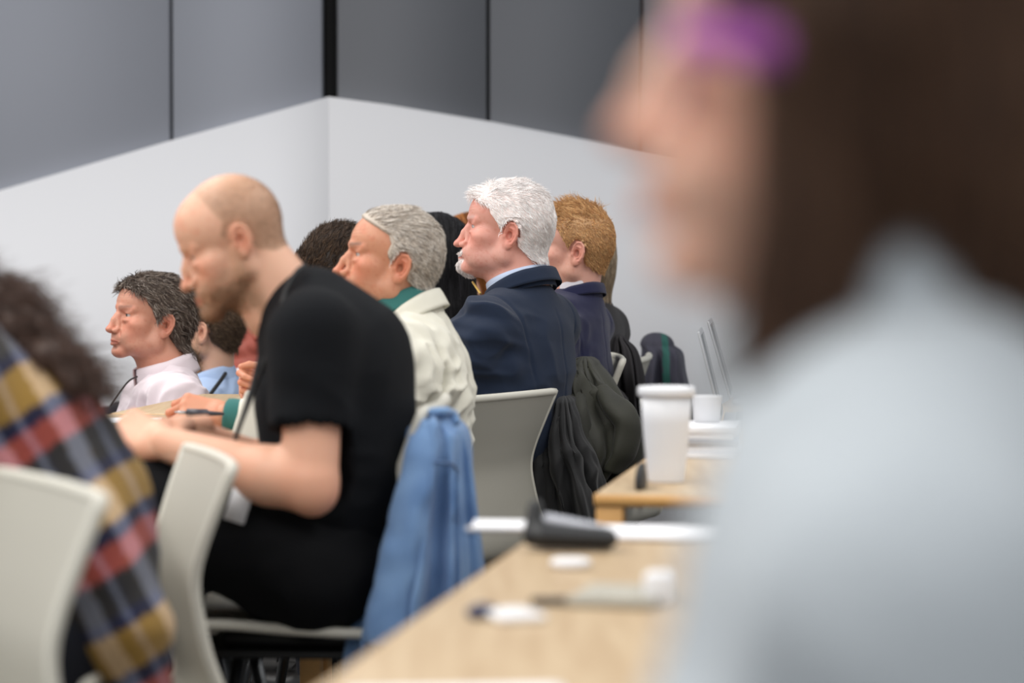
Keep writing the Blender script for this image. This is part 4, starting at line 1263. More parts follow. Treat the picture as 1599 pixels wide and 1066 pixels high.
g = Geo(); box_geo(g, p + np.array([0, 0, 0.0045]), 0.055, 0.075, 0.008, Rz(20), 0.003); mesh_obj('badge_card', g, M_WHITEP, t_)
g = Geo(); tube_geo(g, smooth_path([p + np.array([-0.022, 0.01, 0.008]), p + np.array([-0.035, 0.025, 0.008]), p + np.array([-0.045, 0.0, 0.007]), p + np.array([-0.038, -0.01, 0.007]), p + np.array([-0.028, 0.02, 0.009])], 30), 0.006, 8); mesh_obj('lanyard', g, mat('navy_strap', srgb(48, 54, 84), rough=0.7), t_)
p = WZ(950, zt, 3.27)
t_ = empty('grey_notebook', tuple(p), 'grey notebook with a dark pen across it on the nearest table', 'notebook')
g = Geo(); box_geo(g, p + np.array([0.015, 0.0, 0.006]), 0.10, 0.14, 0.010, Rz(-14), 0.002); mesh_obj('cover', g, mat('notebook_grey', srgb(168, 164, 152), rough=0.6), t_, smooth=False)
p2 = WZ(878, zt, 3.22)
g = Geo(); tube_geo(g, [p2 + np.array([-0.035, 0, 0.006]), p2 + np.array([0.05, 0.012, 0.006]), p2 + np.array([0.085, 0.016, 0.006])], [0.0045, 0.0055, 0.003], 12)
tag(mesh_obj('marker_pen', g, M_BLACKP), 'black marker lying left of the grey notebook', 'pen')
p2 = WZ(1028, zt, 3.25)
g = Geo(); box_geo(g, p2 + np.array([0, 0, 0.018]), 0.030, 0.045, 0.036, Rz(-9), 0.004)
tag(mesh_obj('white_box', g, M_WHITEP), 'small white box beside the grey notebook', 'box')
# on the long left table
p = WZ(214, Z1, 4.95)
t_ = empty('smartphone', tuple(p), 'shiny phone on the table edge under the clasped hands', 'phone')
g = Geo(); box_geo(g, p + np.array([-0.012, 0.0, 0.006]), 0.075, 0.15, 0.009, Rz(-70), 0.003); a_ = mesh_obj('phone_body', g, mat('phone_blue', srgb(176, 190, 214), rough=0.2), t_)
sheet(352, 6.0, Z1 + 0.004, 0.15, 0.21, 80, 'white pad of paper under the hand that holds the pen', n=4)
sheet(175, 6.15, Z1, 0.21, 0.15, 5, 'white sheet of paper left of the clasped hands', n=1)
p = WZ(270, Z1, 6.0)
# ------------------------------------------------------------------ cloth materials
def cloth(name, rgb, rough=0.9, sheen=0.1, sc=700, st=0.25, attr=False):
    return mat(name, srgb(*rgb), rough=rough, spec=0.2, sheen=sheen, attr=attr, bump=[('weave', sc, st, 0.0006), ('noise', 60, 0.15, 0.003)])
M_BLKTEE = cloth('black_jersey', (14, 16, 20), sheen=0.0)
M_BLKTRO = cloth('black_trousers', (13, 14, 17), sheen=0.0)
M_CREAM = cloth('cream_cotton', (222, 219, 205), sc=500)
M_TEAL = cloth('teal_shirt', (58, 112, 108))
M_NAVY = cloth('navy_wool', (32, 42, 61), sheen=0.1)
M_NAVYIN = cloth('navy_lining', (18, 26, 40))
M_BLUESH = cloth('pale_blue_shirt', (196, 210, 234))
M_PINKSH = cloth('pale_pink_shirt', (226, 213, 218), rough=0.85)
M_LTBLUE = cloth('light_blue_shirt', (176, 198, 232))
M_SUIT2 = cloth('blue_suit', (34, 36, 66), sheen=0.2)
M_WHITESH = cloth('white_shirt', (236, 232, 238))
M_CHARC = cloth('charcoal_wool', (52, 50, 52))
M_RUST = cloth('rust_jumper', (140, 66, 38))
M_DKTRO = cloth('dark_trousers', (32, 34, 42))
M_DARKTOP = cloth('dark_top', (34, 34, 38))
M_CORD = mat('black_cord', srgb(20, 20, 22), rough=0.6)

def strand_on(parent, name, pts, r, m=None, n=60, flat=1.0):
    g = Geo(); tube_geo(g, smooth_path(pts, n), r, 8, flat=flat); return mesh_obj(name, g, m or M_CORD, parent)

# ================================================================== man in the navy blazer, white hair
def white_haired():
    D = 6.94
    s = Person('man with white hair and goatee in a navy blazer, facing left in profile', D, -28, W(748, 760, D - .02), W(806, 560, D), W(814, 452, D), sw=0.17)
    skin = srgb(218, 158, 142)
    s.arm('l', W(700, 625, D - .12), W(560, 640, D - .2)); s.arm('r', W(800, 640, D + .30), W(640, 690, D + .30))
    def paint(q, c, mix):
        a = np.stack([q[:, 0], np.abs(q[:, 1]), q[:, 2]], 1)
        wht = srgb(226, 216, 214)
        m = sstep(12, 6, np.abs(q[:, 1]) - 14) * sstep(-63, -70, q[:, 2]) * sstep(74, 82, q[:, 0]) * sstep(-112, -104, q[:, 2])
        m = np.maximum(m, 0.9 * np.exp(-((q[:, 2] + 49) / 5) ** 2) * sstep(28, 20, a[:, 1]) * sstep(84, 90, q[:, 0]))
        mix(wht, 0.85 * m)
    P = dict(ruddy=0.75, browcol=srgb(196, 180, 174), browamt=0.6, width=1.06, jowl=1.05, dchin=0.9, chin=4, nose=1, tip=1.2, brow=1.5, wrinkle=0.8, beard=1, paint=paint, hairline=86, hx=72, temple=34, low=14, nape=-52, eye=0.9, jaw=1.04, stubble=0.12, stubcol=srgb(225, 200, 192), sideburn=-4)
    H = Head(W(797, 368, D - .085), -4, -1, 0, P, s.neck, skin, neck_r=0.066, scale=1.04)
    hd, F_, C_ = hand_geo(s.wr['l'], s.F, s.U)[0:2] + (None,)
    s.core(skin); s.body(H)
    H.eyes(s.root, (0.13, 0.19, 0.24))
    cols = [(srgb(252, 246, 244), 6), (srgb(238, 226, 222), 2), (srgb(255, 253, 252), 4)]
    def flow(p, n, t):
        top = sstep(70, 110, p[:, 2])[:, None]; fr = sstep(20, 70, p[:, 0])[:, None]
        side = np.array([-0.75, 0, -0.75]); upf = np.array([0.55, 0, 0.25])
        d = side * (1 - top) + np.array([-0.5, 0, 0.1]) * top
        return d * (1 - fr * top) + upf * fr * top
    hair_short(H, s.root, 12000, cols, L=(0.016, 0.028), flow=flow, lift=0.14, frizz=0.08, wid=0.0007, seed=2, cap=0.007, capcol=srgb(246, 232, 228), lenfn=lambda p: 0.8 + 0.4 * sstep(80, 115, p[:, 2]) + 0.3 * sstep(40, 70, p[:, 0]))
    def bm(q):
        a = np.abs(q[:, 1]); m = sstep(22, 15, a) * sstep(-66, -72, q[:, 2]) * sstep(76, 84, q[:, 0]) * sstep(-116, -108, q[:, 2])
        return np.maximum(m, np.exp(-((q[:, 2] + 49) / 4.5) ** 2) * sstep(28, 20, a) * sstep(86, 92, q[:, 0]))
    hair_short(H, s.root, 2600, [(srgb(240, 234, 232), 3), (srgb(205, 190, 184), 1)], L=(0.005, 0.009), flow=lambda p, n, t: np.tile([-0.1, 0, -1.0], (len(p), 1)), lift=0.25, frizz=0.2, wid=0.0006, seed=3, cap=0, mask=bm, name='goatee', seg=4)
    s.top(M_NAVY, 'blazer', r=(0.125, 0.122, 0.118), arm_r=(0.064, 0.056, 0.045), flat=1.42, h=0.0048, lower=0.04, hunch=0.05, seed=2.2, neckr=0.07, amp=0.008, seam=0.003, foldfq=24, base=(0.0011, 9),
          spec=[(W(745, 520, D - .22), 0.11, 0.013, (0.9, 0, -0.35), 24), (W(730, 575, D - .2), 0.11, 0.013, (0.9, 0, -0.2), 24), (W(830, 590, D - .1), 0.13, 0.006, (1, 0, 0.1), 16)])
    c = s.neck - s.up * 0.020
    collar(s.root, 'shirt_collar', M_BLUESH, c + s.up * 0.012, s.up + s.F * 0.34, s.F, 0.0795, 0.050, flare=0.0, fh=0.9, gap=0.35, drop=0.008)
    collar(s.root, 'blazer_collar', M_NAVY, c + s.up * 0.008 - s.F * 0.006, s.up + s.F * 0.36, s.F, 0.085, 0.042, flare=0.0, fh=0.6, gap=0.45, fold=0.8, drop=0.008, lat=1.05, thick=0.003)
    s.legs(M_DKTRO)
    strand_on(s.root, 'lanyard', [W(738, 440, D + .02), W(744, 449, D - 0.0), W(750, 458, D - .03)], 0.003, mat('yellow_strap', srgb(206, 168, 90)))
white_haired()

# ================================================================== man in the cream jacket
def grey_haired():
    D = 6.08
    s = Person('man with short grey hair in a cream jacket over a teal shirt', D, -10, W(592, 800, D), W(646, 606, D), W(640, 497, D), sw=0.185)
    skin = srgb(206, 146, 116)
    s.arm('l', W(585, 692, D - .22), W(372, 650, D - .20)); s.arm('r', W(590, 672, D + .28), W(440, 603, D + .18))
    def paint(q, c, mix):
        pass
    P = dict(ruddy=0.85, browcol=srgb(112, 92, 80), browamt=0.95, width=0.98, chin=2, nose=3, brow=2.5, wrinkle=1.0, hairline=98, hx=66, temple=12, low=5, nape=-50, eye=0.8, stubble=0.18, stubcol=srgb(130, 108, 92), forehead=0, sideburn=2, earz=-2)
    H = Head(W(627, 418, D - .085), 9, -5, 0, P, s.neck, skin, neck_r=0.056, scale=1.0)
    # left hand holding a pen, low over the table
    hv, hf, hl = hand_geo(W(352, 650, D - .20), W(290, 640, D - .20) - W(352, 650, D - .20), (-0.15, -0.75, 0.65), left=True, curl=(52, 50, 52, 55), thumb=(45, 22))
    # right hand raised as a loose fist with the thumb out in front
    rv, rf, rl = hand_geo(W(428, 604, D + .18), W(388, 598, D + .16) - W(428, 604, D + .18), (0.1, 0.95, 0.15), left=False, curl=(52, 70, 76, 80), thumb=(0, 50), scale=0.82)
    s.core(skin)
    s.body(H, [(hv, hf, hand_colour(hl, skin)), (rv, rf, hand_colour(rl, skin))] + [limb(W(470, 665, D - .2), W(410, 655, D - .2), W(350, 650, D - .2), .036, .034, .027, skin), limb(W(560, 650, D + .24), W(480, 620, D + .2), W(427, 602, D + .18), .036, .034, .026, skin)])
    H.eyes(s.root, (0.14, 0.12, 0.1))
    cols = [(srgb(228, 218, 206), 5), (srgb(188, 176, 162), 3), (srgb(126, 112, 100), 2), (srgb(242, 236, 228), 3)]
    def flow(p, n, t):
        top = sstep(60, 105, p[:, 2])[:, None]
        return np.array([-0.8, 0, -0.55]) * (1 - top) + np.array([-1.0, 0, 0.05]) * top
    hair_short(H, s.root, 13000, cols, L=(0.015, 0.028), flow=flow, lift=0.14, frizz=0.07, wid=0.00065, seed=12, cap=0.006, capcol=srgb(192, 180, 166), minlift=0.0018, lenfn=lambda p: 0.75 + 0.7 * sstep(60, 110, p[:, 2]))
    s.top(M_CREAM, 'jacket', r=(0.120, 0.118, 0.112), arm_r=(0.063, 0.056, 0.047), flat=1.40, h=0.0046, hunch=0.04, seed=5.2, neckr=0.062, amp=0.011, seam=0.003, sleeve=0.90, foldfq=32, base=(0.0012, 12),
          spec=[(W(690, 600, D - .15), 0.12, 0.013, (0.8, 0, 0.7), 26), (W(690, 650, D - .15), 0.12, 0.014, (0.6, 0, 0.9), 28), (W(655, 520, D - .15), 0.10, 0.011, (1, 0, -0.7), 24)])
    c = s.neck - s.up * 0.014
    collar(s.root, 'shirt_collar', M_TEAL, c + s.up * 0.004 + s.F * 0.008, s.up + s.F * 0.30, s.F, 0.064, 0.062, flare=0.15, fh=1.0, gap=0.3, drop=0.008, fold=0.5)
    collar(s.root, 'jacket_collar', M_CREAM, c + s.up * 0.002 - s.F * 0.006, s.up + s.F * 0.34, s.F, 0.073, 0.048, flare=0.0, fh=0.4, gap=0.8, fold=0.8, drop=0.008, lat=1.04, thick=0.003)
    # teal cuffs at both wrists
    for a, b in ((s.el['l'] + (s.wr['l'] - s.el['l']) * 0.86, W(350, 650, D - .20)), (s.el['r'] + (s.wr['r'] - s.el['r']) * 0.88, W(436, 604, D + .18))):
        g = Geo(); pp = smooth_path([a, (a + b) / 2, b], 14); tube_geo(g, pp, list(np.interp(np.linspace(0, 1, 14), [0, .75, .93, 1], [.038, .040, .038, .030])), 28); mesh_obj('shirt_cuff', g, M_TEAL, s.root)
    s.legs(M_DKTRO)
    # ring
    # the pen he holds
    a, b = W(290, 644, D - .262), W(350, 646, D - .25)
    t_ = empty('ballpoint_pen', tuple(a), 'dark grey pen in the left hand of the man in the cream jacket', 'pen')
    g = Geo(); tube_geo(g, [a, a + (b - a) * .03, a + (b - a) * .55, a + (b - a) * .6, b], [.003, .0085, .0085, .0055, .003], 14, col=srgb(60, 58, 64)); mesh_obj('pen_barrel', g, mat('pen_grey', srgb(58, 57, 66), rough=0.35), t_)
    tip = W(272, 643, D - .262); g = Geo(); tube_geo(g, [a, (a + tip) / 2, tip], [.0035, .0035, .001], 10); mesh_obj('pen_tip', g, M_SILVER, t_)
grey_haired()

# ================================================================== bald man in black
def bald_man():
    D = 4.93
    s = Person('balding bearded man in a black T-shirt bent over the table, hands clasped', D, 0, W(494, 872, D), W(523, 600, D), W(446, 474, D), sw=0.175, lean=-0.03, shrug=0.03)
    skin = srgb(226, 176, 148)
    s.arm('l', W(484, 762, D - .22), W(256, 692, D - .12)); s.arm('r', W(450, 750, D + .22), W(285, 672, D + .06))
    def paint(q, c, mix):
        x, ay, z = q[:, 0], np.abs(q[:, 1]), q[:, 2]
        m = scalp_mask(q, dict(hairline=140, hx=30, temple=4, nape=-40, sideburn=-20))
        top = sstep(140, 100, z) * 1.0
        mix(srgb(150, 118, 90), 0.62 * m * (0.35 + 0.65 * sstep(128, 90, z)) * (0.9 + 0.12 * vnoise(q * 0.6)))
    P = dict(ruddy=0.75, browcol=srgb(170, 130, 98), browamt=0.35, width=0.97, chin=6, nose=1, low=10, fw=0.0, eye=0.5, stubble=0.75, stubcol=srgb(140, 108, 80), paint=paint, forehead=-2, beard=1)
    H = Head(W(378, 376, D - .085), 8, 27, 0, P, s.neck, skin, neck_r=0.062, scale=0.94)
    la = limb(s.SL + (s.el['l'] - s.SL) * .4, s.el['l'], s.wr['l'], .050, .047, .029, skin, blobs=[(W(455, 742, D - .21), 0.03)])
    ra = limb(s.SR + (s.el['r'] - s.SR) * .3, s.el['r'], s.wr['r'], .050, .044, .028, skin)
    lv, lf, ll = hand_geo(s.wr['l'], W(192, 668, D - .08) - s.wr['l'], (-0.35, -0.6, 0.75), left=True, curl=(48, 55, 60, 62), thumb=(40, 15), scale=1.04)
    rv, rf, rl = hand_geo(s.wr['r'], W(222, 676, D - .0) - s.wr['r'], (-0.2, 0.5, 0.8), left=False, curl=(50, 55, 60, 60), thumb=(45, 15), scale=1.02)
    s.core(skin)
    s.body(H, [la, ra, (lv, lf, hand_colour(ll, skin)), (rv, rf, hand_colour(rl, skin))])
    H.eyes(s.root, (0.12, 0.12, 0.12))
    # cropped sides: very short, sparse hair; fuller beard
    cm = lambda q: scalp_mask(q, dict(hairline=140, hx=20, temple=-4, nape=-40, sideburn=-16)) * (0.25 + 0.75 * sstep(120, 70, q[:, 2]))
    hair_short(H, s.root, 9000, [(srgb(130, 100, 74), 2), (srgb(165, 132, 102), 1)], L=(0.002, 0.004), lift=0.9, frizz=0.3, wid=0.00035, seed=31, cap=0, mask=cm, seg=2)
    bmk = lambda q: sstep(-40, -58, q[:, 2]) * sstep(0, 22, q[:, 0]) * sstep(-122, -108, q[:, 2]) * (1 - np.exp(-((q[:, 2] + 60) / 8) ** 2) * sstep(84, 88, q[:, 0]))
    hair_short(H, s.root, 7000, [(srgb(140, 108, 80), 2), (srgb(170, 136, 104), 1)], L=(0.003, 0.006), flow=lambda p, n, t: np.tile([0.1, 0, -1.0], (len(p), 1)), lift=0.6, frizz=0.25, wid=0.0004, seed=32, cap=0, mask=bmk, name='beard', seg=3)
    def extra(f, s):
        f.cap(W(545, 735, D), W(528, 640, D), 0.112, 0.118, 0.05, flat=(s.L, 1.35))
        f.cap(W(492, 480, D), W(560, 540, D), 0.062, 0.085, 0.05, flat=(s.L, 1.6))
        f.cap(W(500, 560, D), W(500, 700, D), 0.085, 0.09, 0.05, flat=(s.L, 1.3))
    s.top(M_BLKTEE, 't_shirt', r=(0.120, 0.105, 0.112), arm_r=(0.070, 0.066, 0.05), flat=1.38, it=2, h=0.0052, hunch=0.05, seed=7.2, neckr=0.060, amp=0.007, short=0.56, extra=extra, foldfq=20, base=(0.0012, 8))
    c = s.neck - s.up * 0.012
    collar(s.root, 'neckband', M_BLKTEE, c - s.up * 0.004, s.up + s.F * 0.1, s.F, 0.064, 0.014, flare=0.1, fh=1.0, gap=0.02, drop=0.008)
    def lx(f): pass
    s.legs(M_BLKTRO, knee=W(238, 792, D), ankle=np.append((W(262, 900, D))[:2], 0.09), r=(0.108, 0.086, 0.06, 0.05), spread=0.10, h=0.0075)
    strand_on(s.root, 'lanyard', [W(476, 414, D - .07), W(462, 426, D - .105), W(446, 455, D - .125), W(436, 490, D - .15), W(422, 540, D - .16), W(400, 600, D - .15), W(376, 660, D - .15), W(366, 690, D - .15)], 0.0042)
    strand_on(s.root, 'lanyard', [W(412, 512, D + .02), W(404, 560, D - .04), W(388, 620, D - .1), W(366, 690, D - .148)], 0.0036)
    g = Geo(); lathe_geo(g, W(362, 705, D - .15), [(0, -.022), (.006, -.02), (.008, -.006), (.005, 0), (.006, .008), (.003, .016), (0, .018)], 20); mesh_obj('lanyard_clip', g, M_SILVER, s.root)
    g = Geo(); box_geo(g, W(377, 776, D - .20), 0.035, 0.004, 0.085, rotm(0, 18, 8), 0.0); o = mesh_obj('paper_sheet', g, M_PAPER, None, smooth=False); tag(o, 'white corner of paper between the empty chair and the elbow of the bald man', 'paper')
bald_man()

# ================================================================== man in the pink shirt
def pink_man():
    D = 7.5
    s = Person('grey-brown haired man in a pale pink shirt at the left, mouth turned down', D, 20, W(268, 850, D), W(252, 690, D), W(262, 582, D), sw=0.185)
    skin = srgb(206, 148, 124)
    s.arm('l', W(305, 715, D - .25), W(205, 700, D - .3)); s.arm('r', W(200, 720, D + .2), W(120, 705, D + .1))
    P = dict(ruddy=0.65, browcol=srgb(110, 88, 80), browamt=0.7, width=1.03, nose=-1, low=4, jowl=0.9, hairline=92, hx=78, temple=36, nape=-58, eye=0.75, stubble=0.15, stubcol=srgb(120, 96, 90), neckred=0.2, sideburn=-22)
    H = Head(W(260, 509, D - .08), 30, -5, 0, P, s.neck, skin, neck_r=0.062, scale=1.02)
    s.chair('chair of the man in the pink shirt', z=.7)
    s.core(skin); s.body(H, [ (lambda h: (h[0], h[1], hand_colour(h[2], skin)))(hand_geo(s.wr['l'], s.F, s.U)), (lambda h: (h[0], h[1], hand_colour(h[2], skin)))(hand_geo(s.wr['r'], s.F, s.U, left=False))])
    H.eyes(s.root, (0.1, 0.09, 0.08))
    cols = [(srgb(104, 90, 80), 4), (srgb(136, 122, 110), 2), (srgb(70, 58, 52), 4), (srgb(176, 166, 156), 1)]
    def flow(p, n, t):
        fr = sstep(30, 70, p[:, 0])[:, None]; lowb = sstep(20, -30, p[:, 2])[:, None]
        d = np.array([-0.65, 0, -0.75]) * (1 - fr) + np.array([0.1, 0.5, -0.35]) * fr
        return d + 0.5 * np.stack([vnoise(p / 14.0), vnoise(p / 14.0 + 5), vnoise(p / 14.0 + 9)], 1)
    hair_short(H, s.root, 11000, cols, L=(0.022, 0.042), flow=flow, lift=0.38, frizz=0.16, wid=0.0008, seed=41, cap=0.010, capcol=srgb(92, 80, 72), minlift=0.003, seg=6, lenfn=lambda p: 0.85 + 0.4 * sstep(-10, -70, p[:, 0]))
    s.top(M_PINKSH, 'shirt', r=(0.130, 0.125, 0.118), arm_r=(0.062, 0.055, 0.045), flat=1.38, h=0.0048, seed=9.2, neckr=0.064, amp=0.007, foldfq=20, base=(0.001, 10),
          spec=[(W(260, 620, D - .2), 0.14, 0.014, (0.8, 0, 0.6), 24), (W(215, 640, D - .15), 0.12, 0.012, (0.8, 0, 0.6), 26)])
    c = s.neck - s.up * 0.016
    collar(s.root, 'shirt_collar', M_PINKSH, c, s.up + s.F * 0.34, s.F, 0.073, 0.052, flare=0.1, fh=0.95, gap=0.28, fold=0.9, drop=0.008)
    s.legs(M_DKTRO)
    strand_on(s.root, 'microphone_cord', [W(214, 588, D - .10), W(202, 594, D - .135), W(190, 608, D - .16), W(180, 622, D - .175), W(172, 634, D - .18)], 0.0023)
pink_man()

def bearded():
    D = 8.1
    s = Person('young man with brown hair and beard in a light blue shirt with a dark lanyard', D, -12, W(345, 850, D), W(340, 700, D), W(332, 597, D), sw=0.18)
    skin = srgb(218, 172, 146)
    s.default_arm('l'); s.default_arm('r')
    P = dict(ruddy=0.5, browcol=srgb(90, 68, 50), width=0.97, low=5, hairline=90, temple=40, nape=-50, stubble=0.85, stubcol=srgb(112, 84, 60), chin=4, beard=1, sideburn=-20)
    H = Head(W(316, 520, D - .085), -14, 4, 0, P, s.neck, skin, neck_r=0.056, scale=1.0)
    s.core(skin); s.body(H); H.eyes(s.root)
    hair_short(H, s.root, 8000, [(srgb(96, 76, 58), 3), (srgb(120, 98, 76), 2), (srgb(66, 50, 38), 2)], L=(0.012, 0.024), flow=lambda p, n, t: np.tile([-0.7, 0, -0.5], (len(p), 1)), lift=0.35, frizz=0.16, wid=0.0008, seed=51, cap=0.007, capcol=srgb(80, 62, 48))
    bmk = lambda q: sstep(-36, -52, q[:, 2]) * sstep(-8, 12, q[:, 0]) * sstep(-122, -108, q[:, 2])
    hair_short(H, s.root, 3000, [(srgb(112, 84, 58), 2), (srgb(150, 116, 84), 1)], L=(0.006, 0.011), flow=lambda p, n, t: np.tile([0.1, 0, -1.0], (len(p), 1)), lift=0.6, frizz=0.25, wid=0.0007, seed=52, cap=0, mask=bmk, name='beard', seg=3)
    s.top(M_LTBLUE, 'shirt', r=(0.120, 0.118, 0.112), h=0.006, seed=11.2, neckr=0.06, spec=[(W(350, 640, D - .1), 0.14, 0.006, (0.8, 0, 0.6), 18)])
    collar(s.root, 'shirt_collar', M_LTBLUE, s.neck - s.up * 0.016, s.up + s.F * 0.2, s.F, 0.064, 0.048, flare=0.1, fh=0.9, gap=0.3, fold=0.9, drop=0.008)
    s.chair('chair of the bearded man in the light blue shirt', z=.7)
    s.legs(M_DKTRO)
    strand_on(s.root, 'lanyard', [W(352, 583, D - .06), W(346, 592, D - .12), W(334, 608, D - .17), W(320, 626, D - .20)], 0.0055)
bearded()

def red_faced():
    D = 8.8
    s = Person('red-faced man in a rust jumper and white collar, mostly hidden behind the bald man', D, -5, W(400, 850, D), W(396, 690, D), W(392, 594, D), sw=0.18)
    skin = srgb(172, 92, 78)
    s.default_arm('l'); s.default_arm('r')
    P = dict(ruddy=0.9, width=1.05, low=5, jowl=1, dchin=1, nape=-50, browcol=srgb(120, 80, 60))
    H = Head(W(402, 515, D - .085), -5, 6, 0, P, s.neck, skin, neck_r=0.064, scale=1.02)
    s.core(skin); s.body(H); H.eyes(s.root)
    hair_short(H, s.root, 5000, [(srgb(150, 120, 100), 3), (srgb(190, 170, 155), 2)], L=(0.008, 0.016), lift=0.3, frizz=0.15, wid=0.0008, seed=61, cap=0.005, capcol=srgb(140, 112, 96))
    s.top(M_RUST, 'jumper', r=(0.125, 0.12, 0.115), h=0.0065, seed=13.2, neckr=0.068)
    collar(s.root, 'shirt_collar', M_WHITESH, s.neck - s.up * 0.006, s.up + s.F * 0.2, s.F, 0.071, 0.05, flare=0.1, fh=0.95, gap=0.3, fold=0.8, drop=0.008)
    s.chair('chair of the red-faced man in the rust jumper', z=.7)
    s.legs(M_DKTRO)
red_faced()

def spiky():
    D = 7.5
    s = Person('man with spiky dark brown hair, head bowed behind the black T-shirt', D, -5, W(575, 800, D), W(575, 640, D), W(556, 490, D), sw=0.18)
    skin = srgb(206, 150, 128)
    s.default_arm('l'); s.default_arm('r')
    P = dict(ruddy=0.7, browcol=srgb(60, 44, 34), hairline=84, hx=70, temple=40, nape=-50, sideburn=-15)
    H = Head(W(546, 434, D - .085), 4, 45, 0, P, s.neck, skin, neck_r=0.058, scale=1.071)
    s.core(skin); s.body(H); H.eyes(s.root)
    def flow(p, n, t):
        return np.array([-0.6, 0, 0.15]) + 0.35 * np.stack([vnoise(p / 12.0), vnoise(p / 12.0 + 5), vnoise(p / 12.0 + 9)], 1)
    hair_short(H, s.root, 9000, [(srgb(74, 58, 46), 4), (srgb(104, 82, 64), 2), (srgb(48, 36, 29), 3)], L=(0.022, 0.040), flow=flow, lift=0.5, frizz=0.12, wid=0.0009, seed=71, cap=0.012, capcol=srgb(40, 30, 24))
    s.top(M_DARKTOP, 'shirt', r=(0.120, 0.118, 0.112), h=0.0065, seed=15.2)
    s.chair('chair of the man with spiky dark hair', z=.7)
    s.legs(M_DKTRO)
spiky()

def long_hair_geo(H, parent, n, cols, length, seed, capcol, down, wid=0.0012, spread=0.10, mask=None, name='hair'):
    hair_short(H, parent, n, cols, L=(length * 0.8, length), flow=lambda p, nr, t: np.tile(down, (len(p), 1)) if t < 0.3 else np.tile([down[0] * 0.4, 0, -1.0], (len(p), 1)) + nr * 0.0, lift=0.12, frizz=0.05, wid=wid, seed=seed, cap=0.012, capcol=capcol, seg=14, mask=mask, minlift=0.004, name=name)

def volume_hair(H, parent, name, pieces, colf, n=9000, cols=None, seed=1, L=0.10, h=0.004, noise=(0.003, 26), wid=0.001, stretch=4.0, loose=0.02, mt=None):
    """a mass of long hair: pieces of capsules/ellipsoids in head coordinates (mm), with locks carved along its fall and loose strands on it"""
    f = Field(np.array([-0.22, -0.16, -0.42]), np.array([0.12, 0.16, 0.17]), h)
    for p in pieces:
        if p[0] == 'E': f.ell(np.array(p[1]) * MM, np.array(p[2]) * MM, p[3] * MM)
        elif p[0] == 'C': f.cap(np.array(p[1]) * MM, np.array(p[2]) * MM, p[3] * MM, p[4] * MM, p[5] * MM, flat=p[6] if len(p) > 6 else None)
        elif p[0] == '-': f.ell(np.array(p[1]) * MM, np.array(p[2]) * MM, p[3] * MM, cut=True)
    V, F = f.nets(); N = vnormals(V, F)
    q = V * np.array([1, 1, 1.0 / stretch])
    d = noise[0] * (1 - 2 * np.abs(vnoise(q * noise[1] * 2))) + noise[0] * 0.6 * vnoise(q * noise[1] * 5)
    V = V + N * d[:, None]; V = relax(V, F, 1, 0.4); N = vnormals(V, F)
    g = Geo(); g.add(H.w(V), F, colf(V))
    rnd = np.random.RandomState(seed)
    P0, fi = scatter(V, F, np.ones(len(V)), n, rnd); N0 = N[F[fi, 0]]
    c = np.array([x[0] for x in cols]); wt = np.array([x[1] for x in cols], float); ci = rnd.choice(len(cols), n, p=wt / wt.sum())
    col = c[ci] * (0.8 + 0.4 * rnd.rand(n, 1))
    def flow(p, nr, t):
        tp = sstep(0.02, 0.10, p[:, 2]); d = np.stack([-0.5 * tp - 0.05, 1.2 * tp * np.sign(p[:, 1] + 1e-6) + 0.1 * vnoise(p * 20), -np.ones(len(p))], 1); d = d - nr * (d * nr).sum(1, keepdims=True); return d / (np.linalg.norm(d, axis=1, keepdims=True) + 1e-6)
    v2, f2, c2 = strands(P0, N0, L * (0.6 + 0.6 * rnd.rand(n)), flow, np.full(n, wid), col, f, lift=loose, frizz=0.05, seg=9, rnd=rnd, minlift=0.0004, hug=0.006)
    g.add(H.w(v2), f2, c2)
    return mesh_obj(name, g, mt or M_HAIR, parent)

def black_haired():
    D = 8.1
    s = Person('woman with long straight black hair between the grey-haired and white-haired men', D, -10, W(680, 800, D), W(680, 640, D), W(678, 492, D), sw=0.165)
    skin = srgb(206, 160, 138)
    s.default_arm('l'); s.default_arm('r')
    P = dict(ruddy=0.4, browcol=srgb(30, 24, 22), width=0.95, jaw=.92)
    H = Head(W(670, 410, D - .085), -10, 0, 0, P, s.neck, skin, neck_r=0.048, scale=1.029)
    s.core(skin); s.body(H); H.eyes(s.root)
    pc = [('E', (-14, 0, 52), (99, 84, 90), 0), ('E', (-48, 0, 10), (66, 82, 90), 20), ('C', (-50, 0, -20), (-78, 0, -190), 62, 52, 25, ((0, 1, 0), 1.2)), ('C', (-30, 40, -10), (-60, 60, -200), 36, 30, 20), ('C', (-30, -40, -10), (-60, -60, -200), 36, 30, 20),
          ('C', (-90, 30, -40), (-118, 40, -200), 34, 28, 20), ('-', (78, 0, -30), (72, 66, 96), 6)]
    volume_hair(H, s.root, 'hair', pc, lambda V: srgb(26, 25, 28) * (0.8 + 0.4 * (0.5 + 0.5 * vnoise(V * np.array([60, 60, 10])))[:, None]), n=7000, cols=[(srgb(24, 23, 26), 4), (srgb(52, 50, 54), 1)], seed=81, L=0.13, wid=0.0008)
    s.top(M_DARKTOP, 'cardigan', r=(0.110, 0.105, 0.10), h=0.0065, seed=17.2)
    s.chair('chair of the woman with long black hair', z=.7)
    s.legs(M_DKTRO)
black_haired()

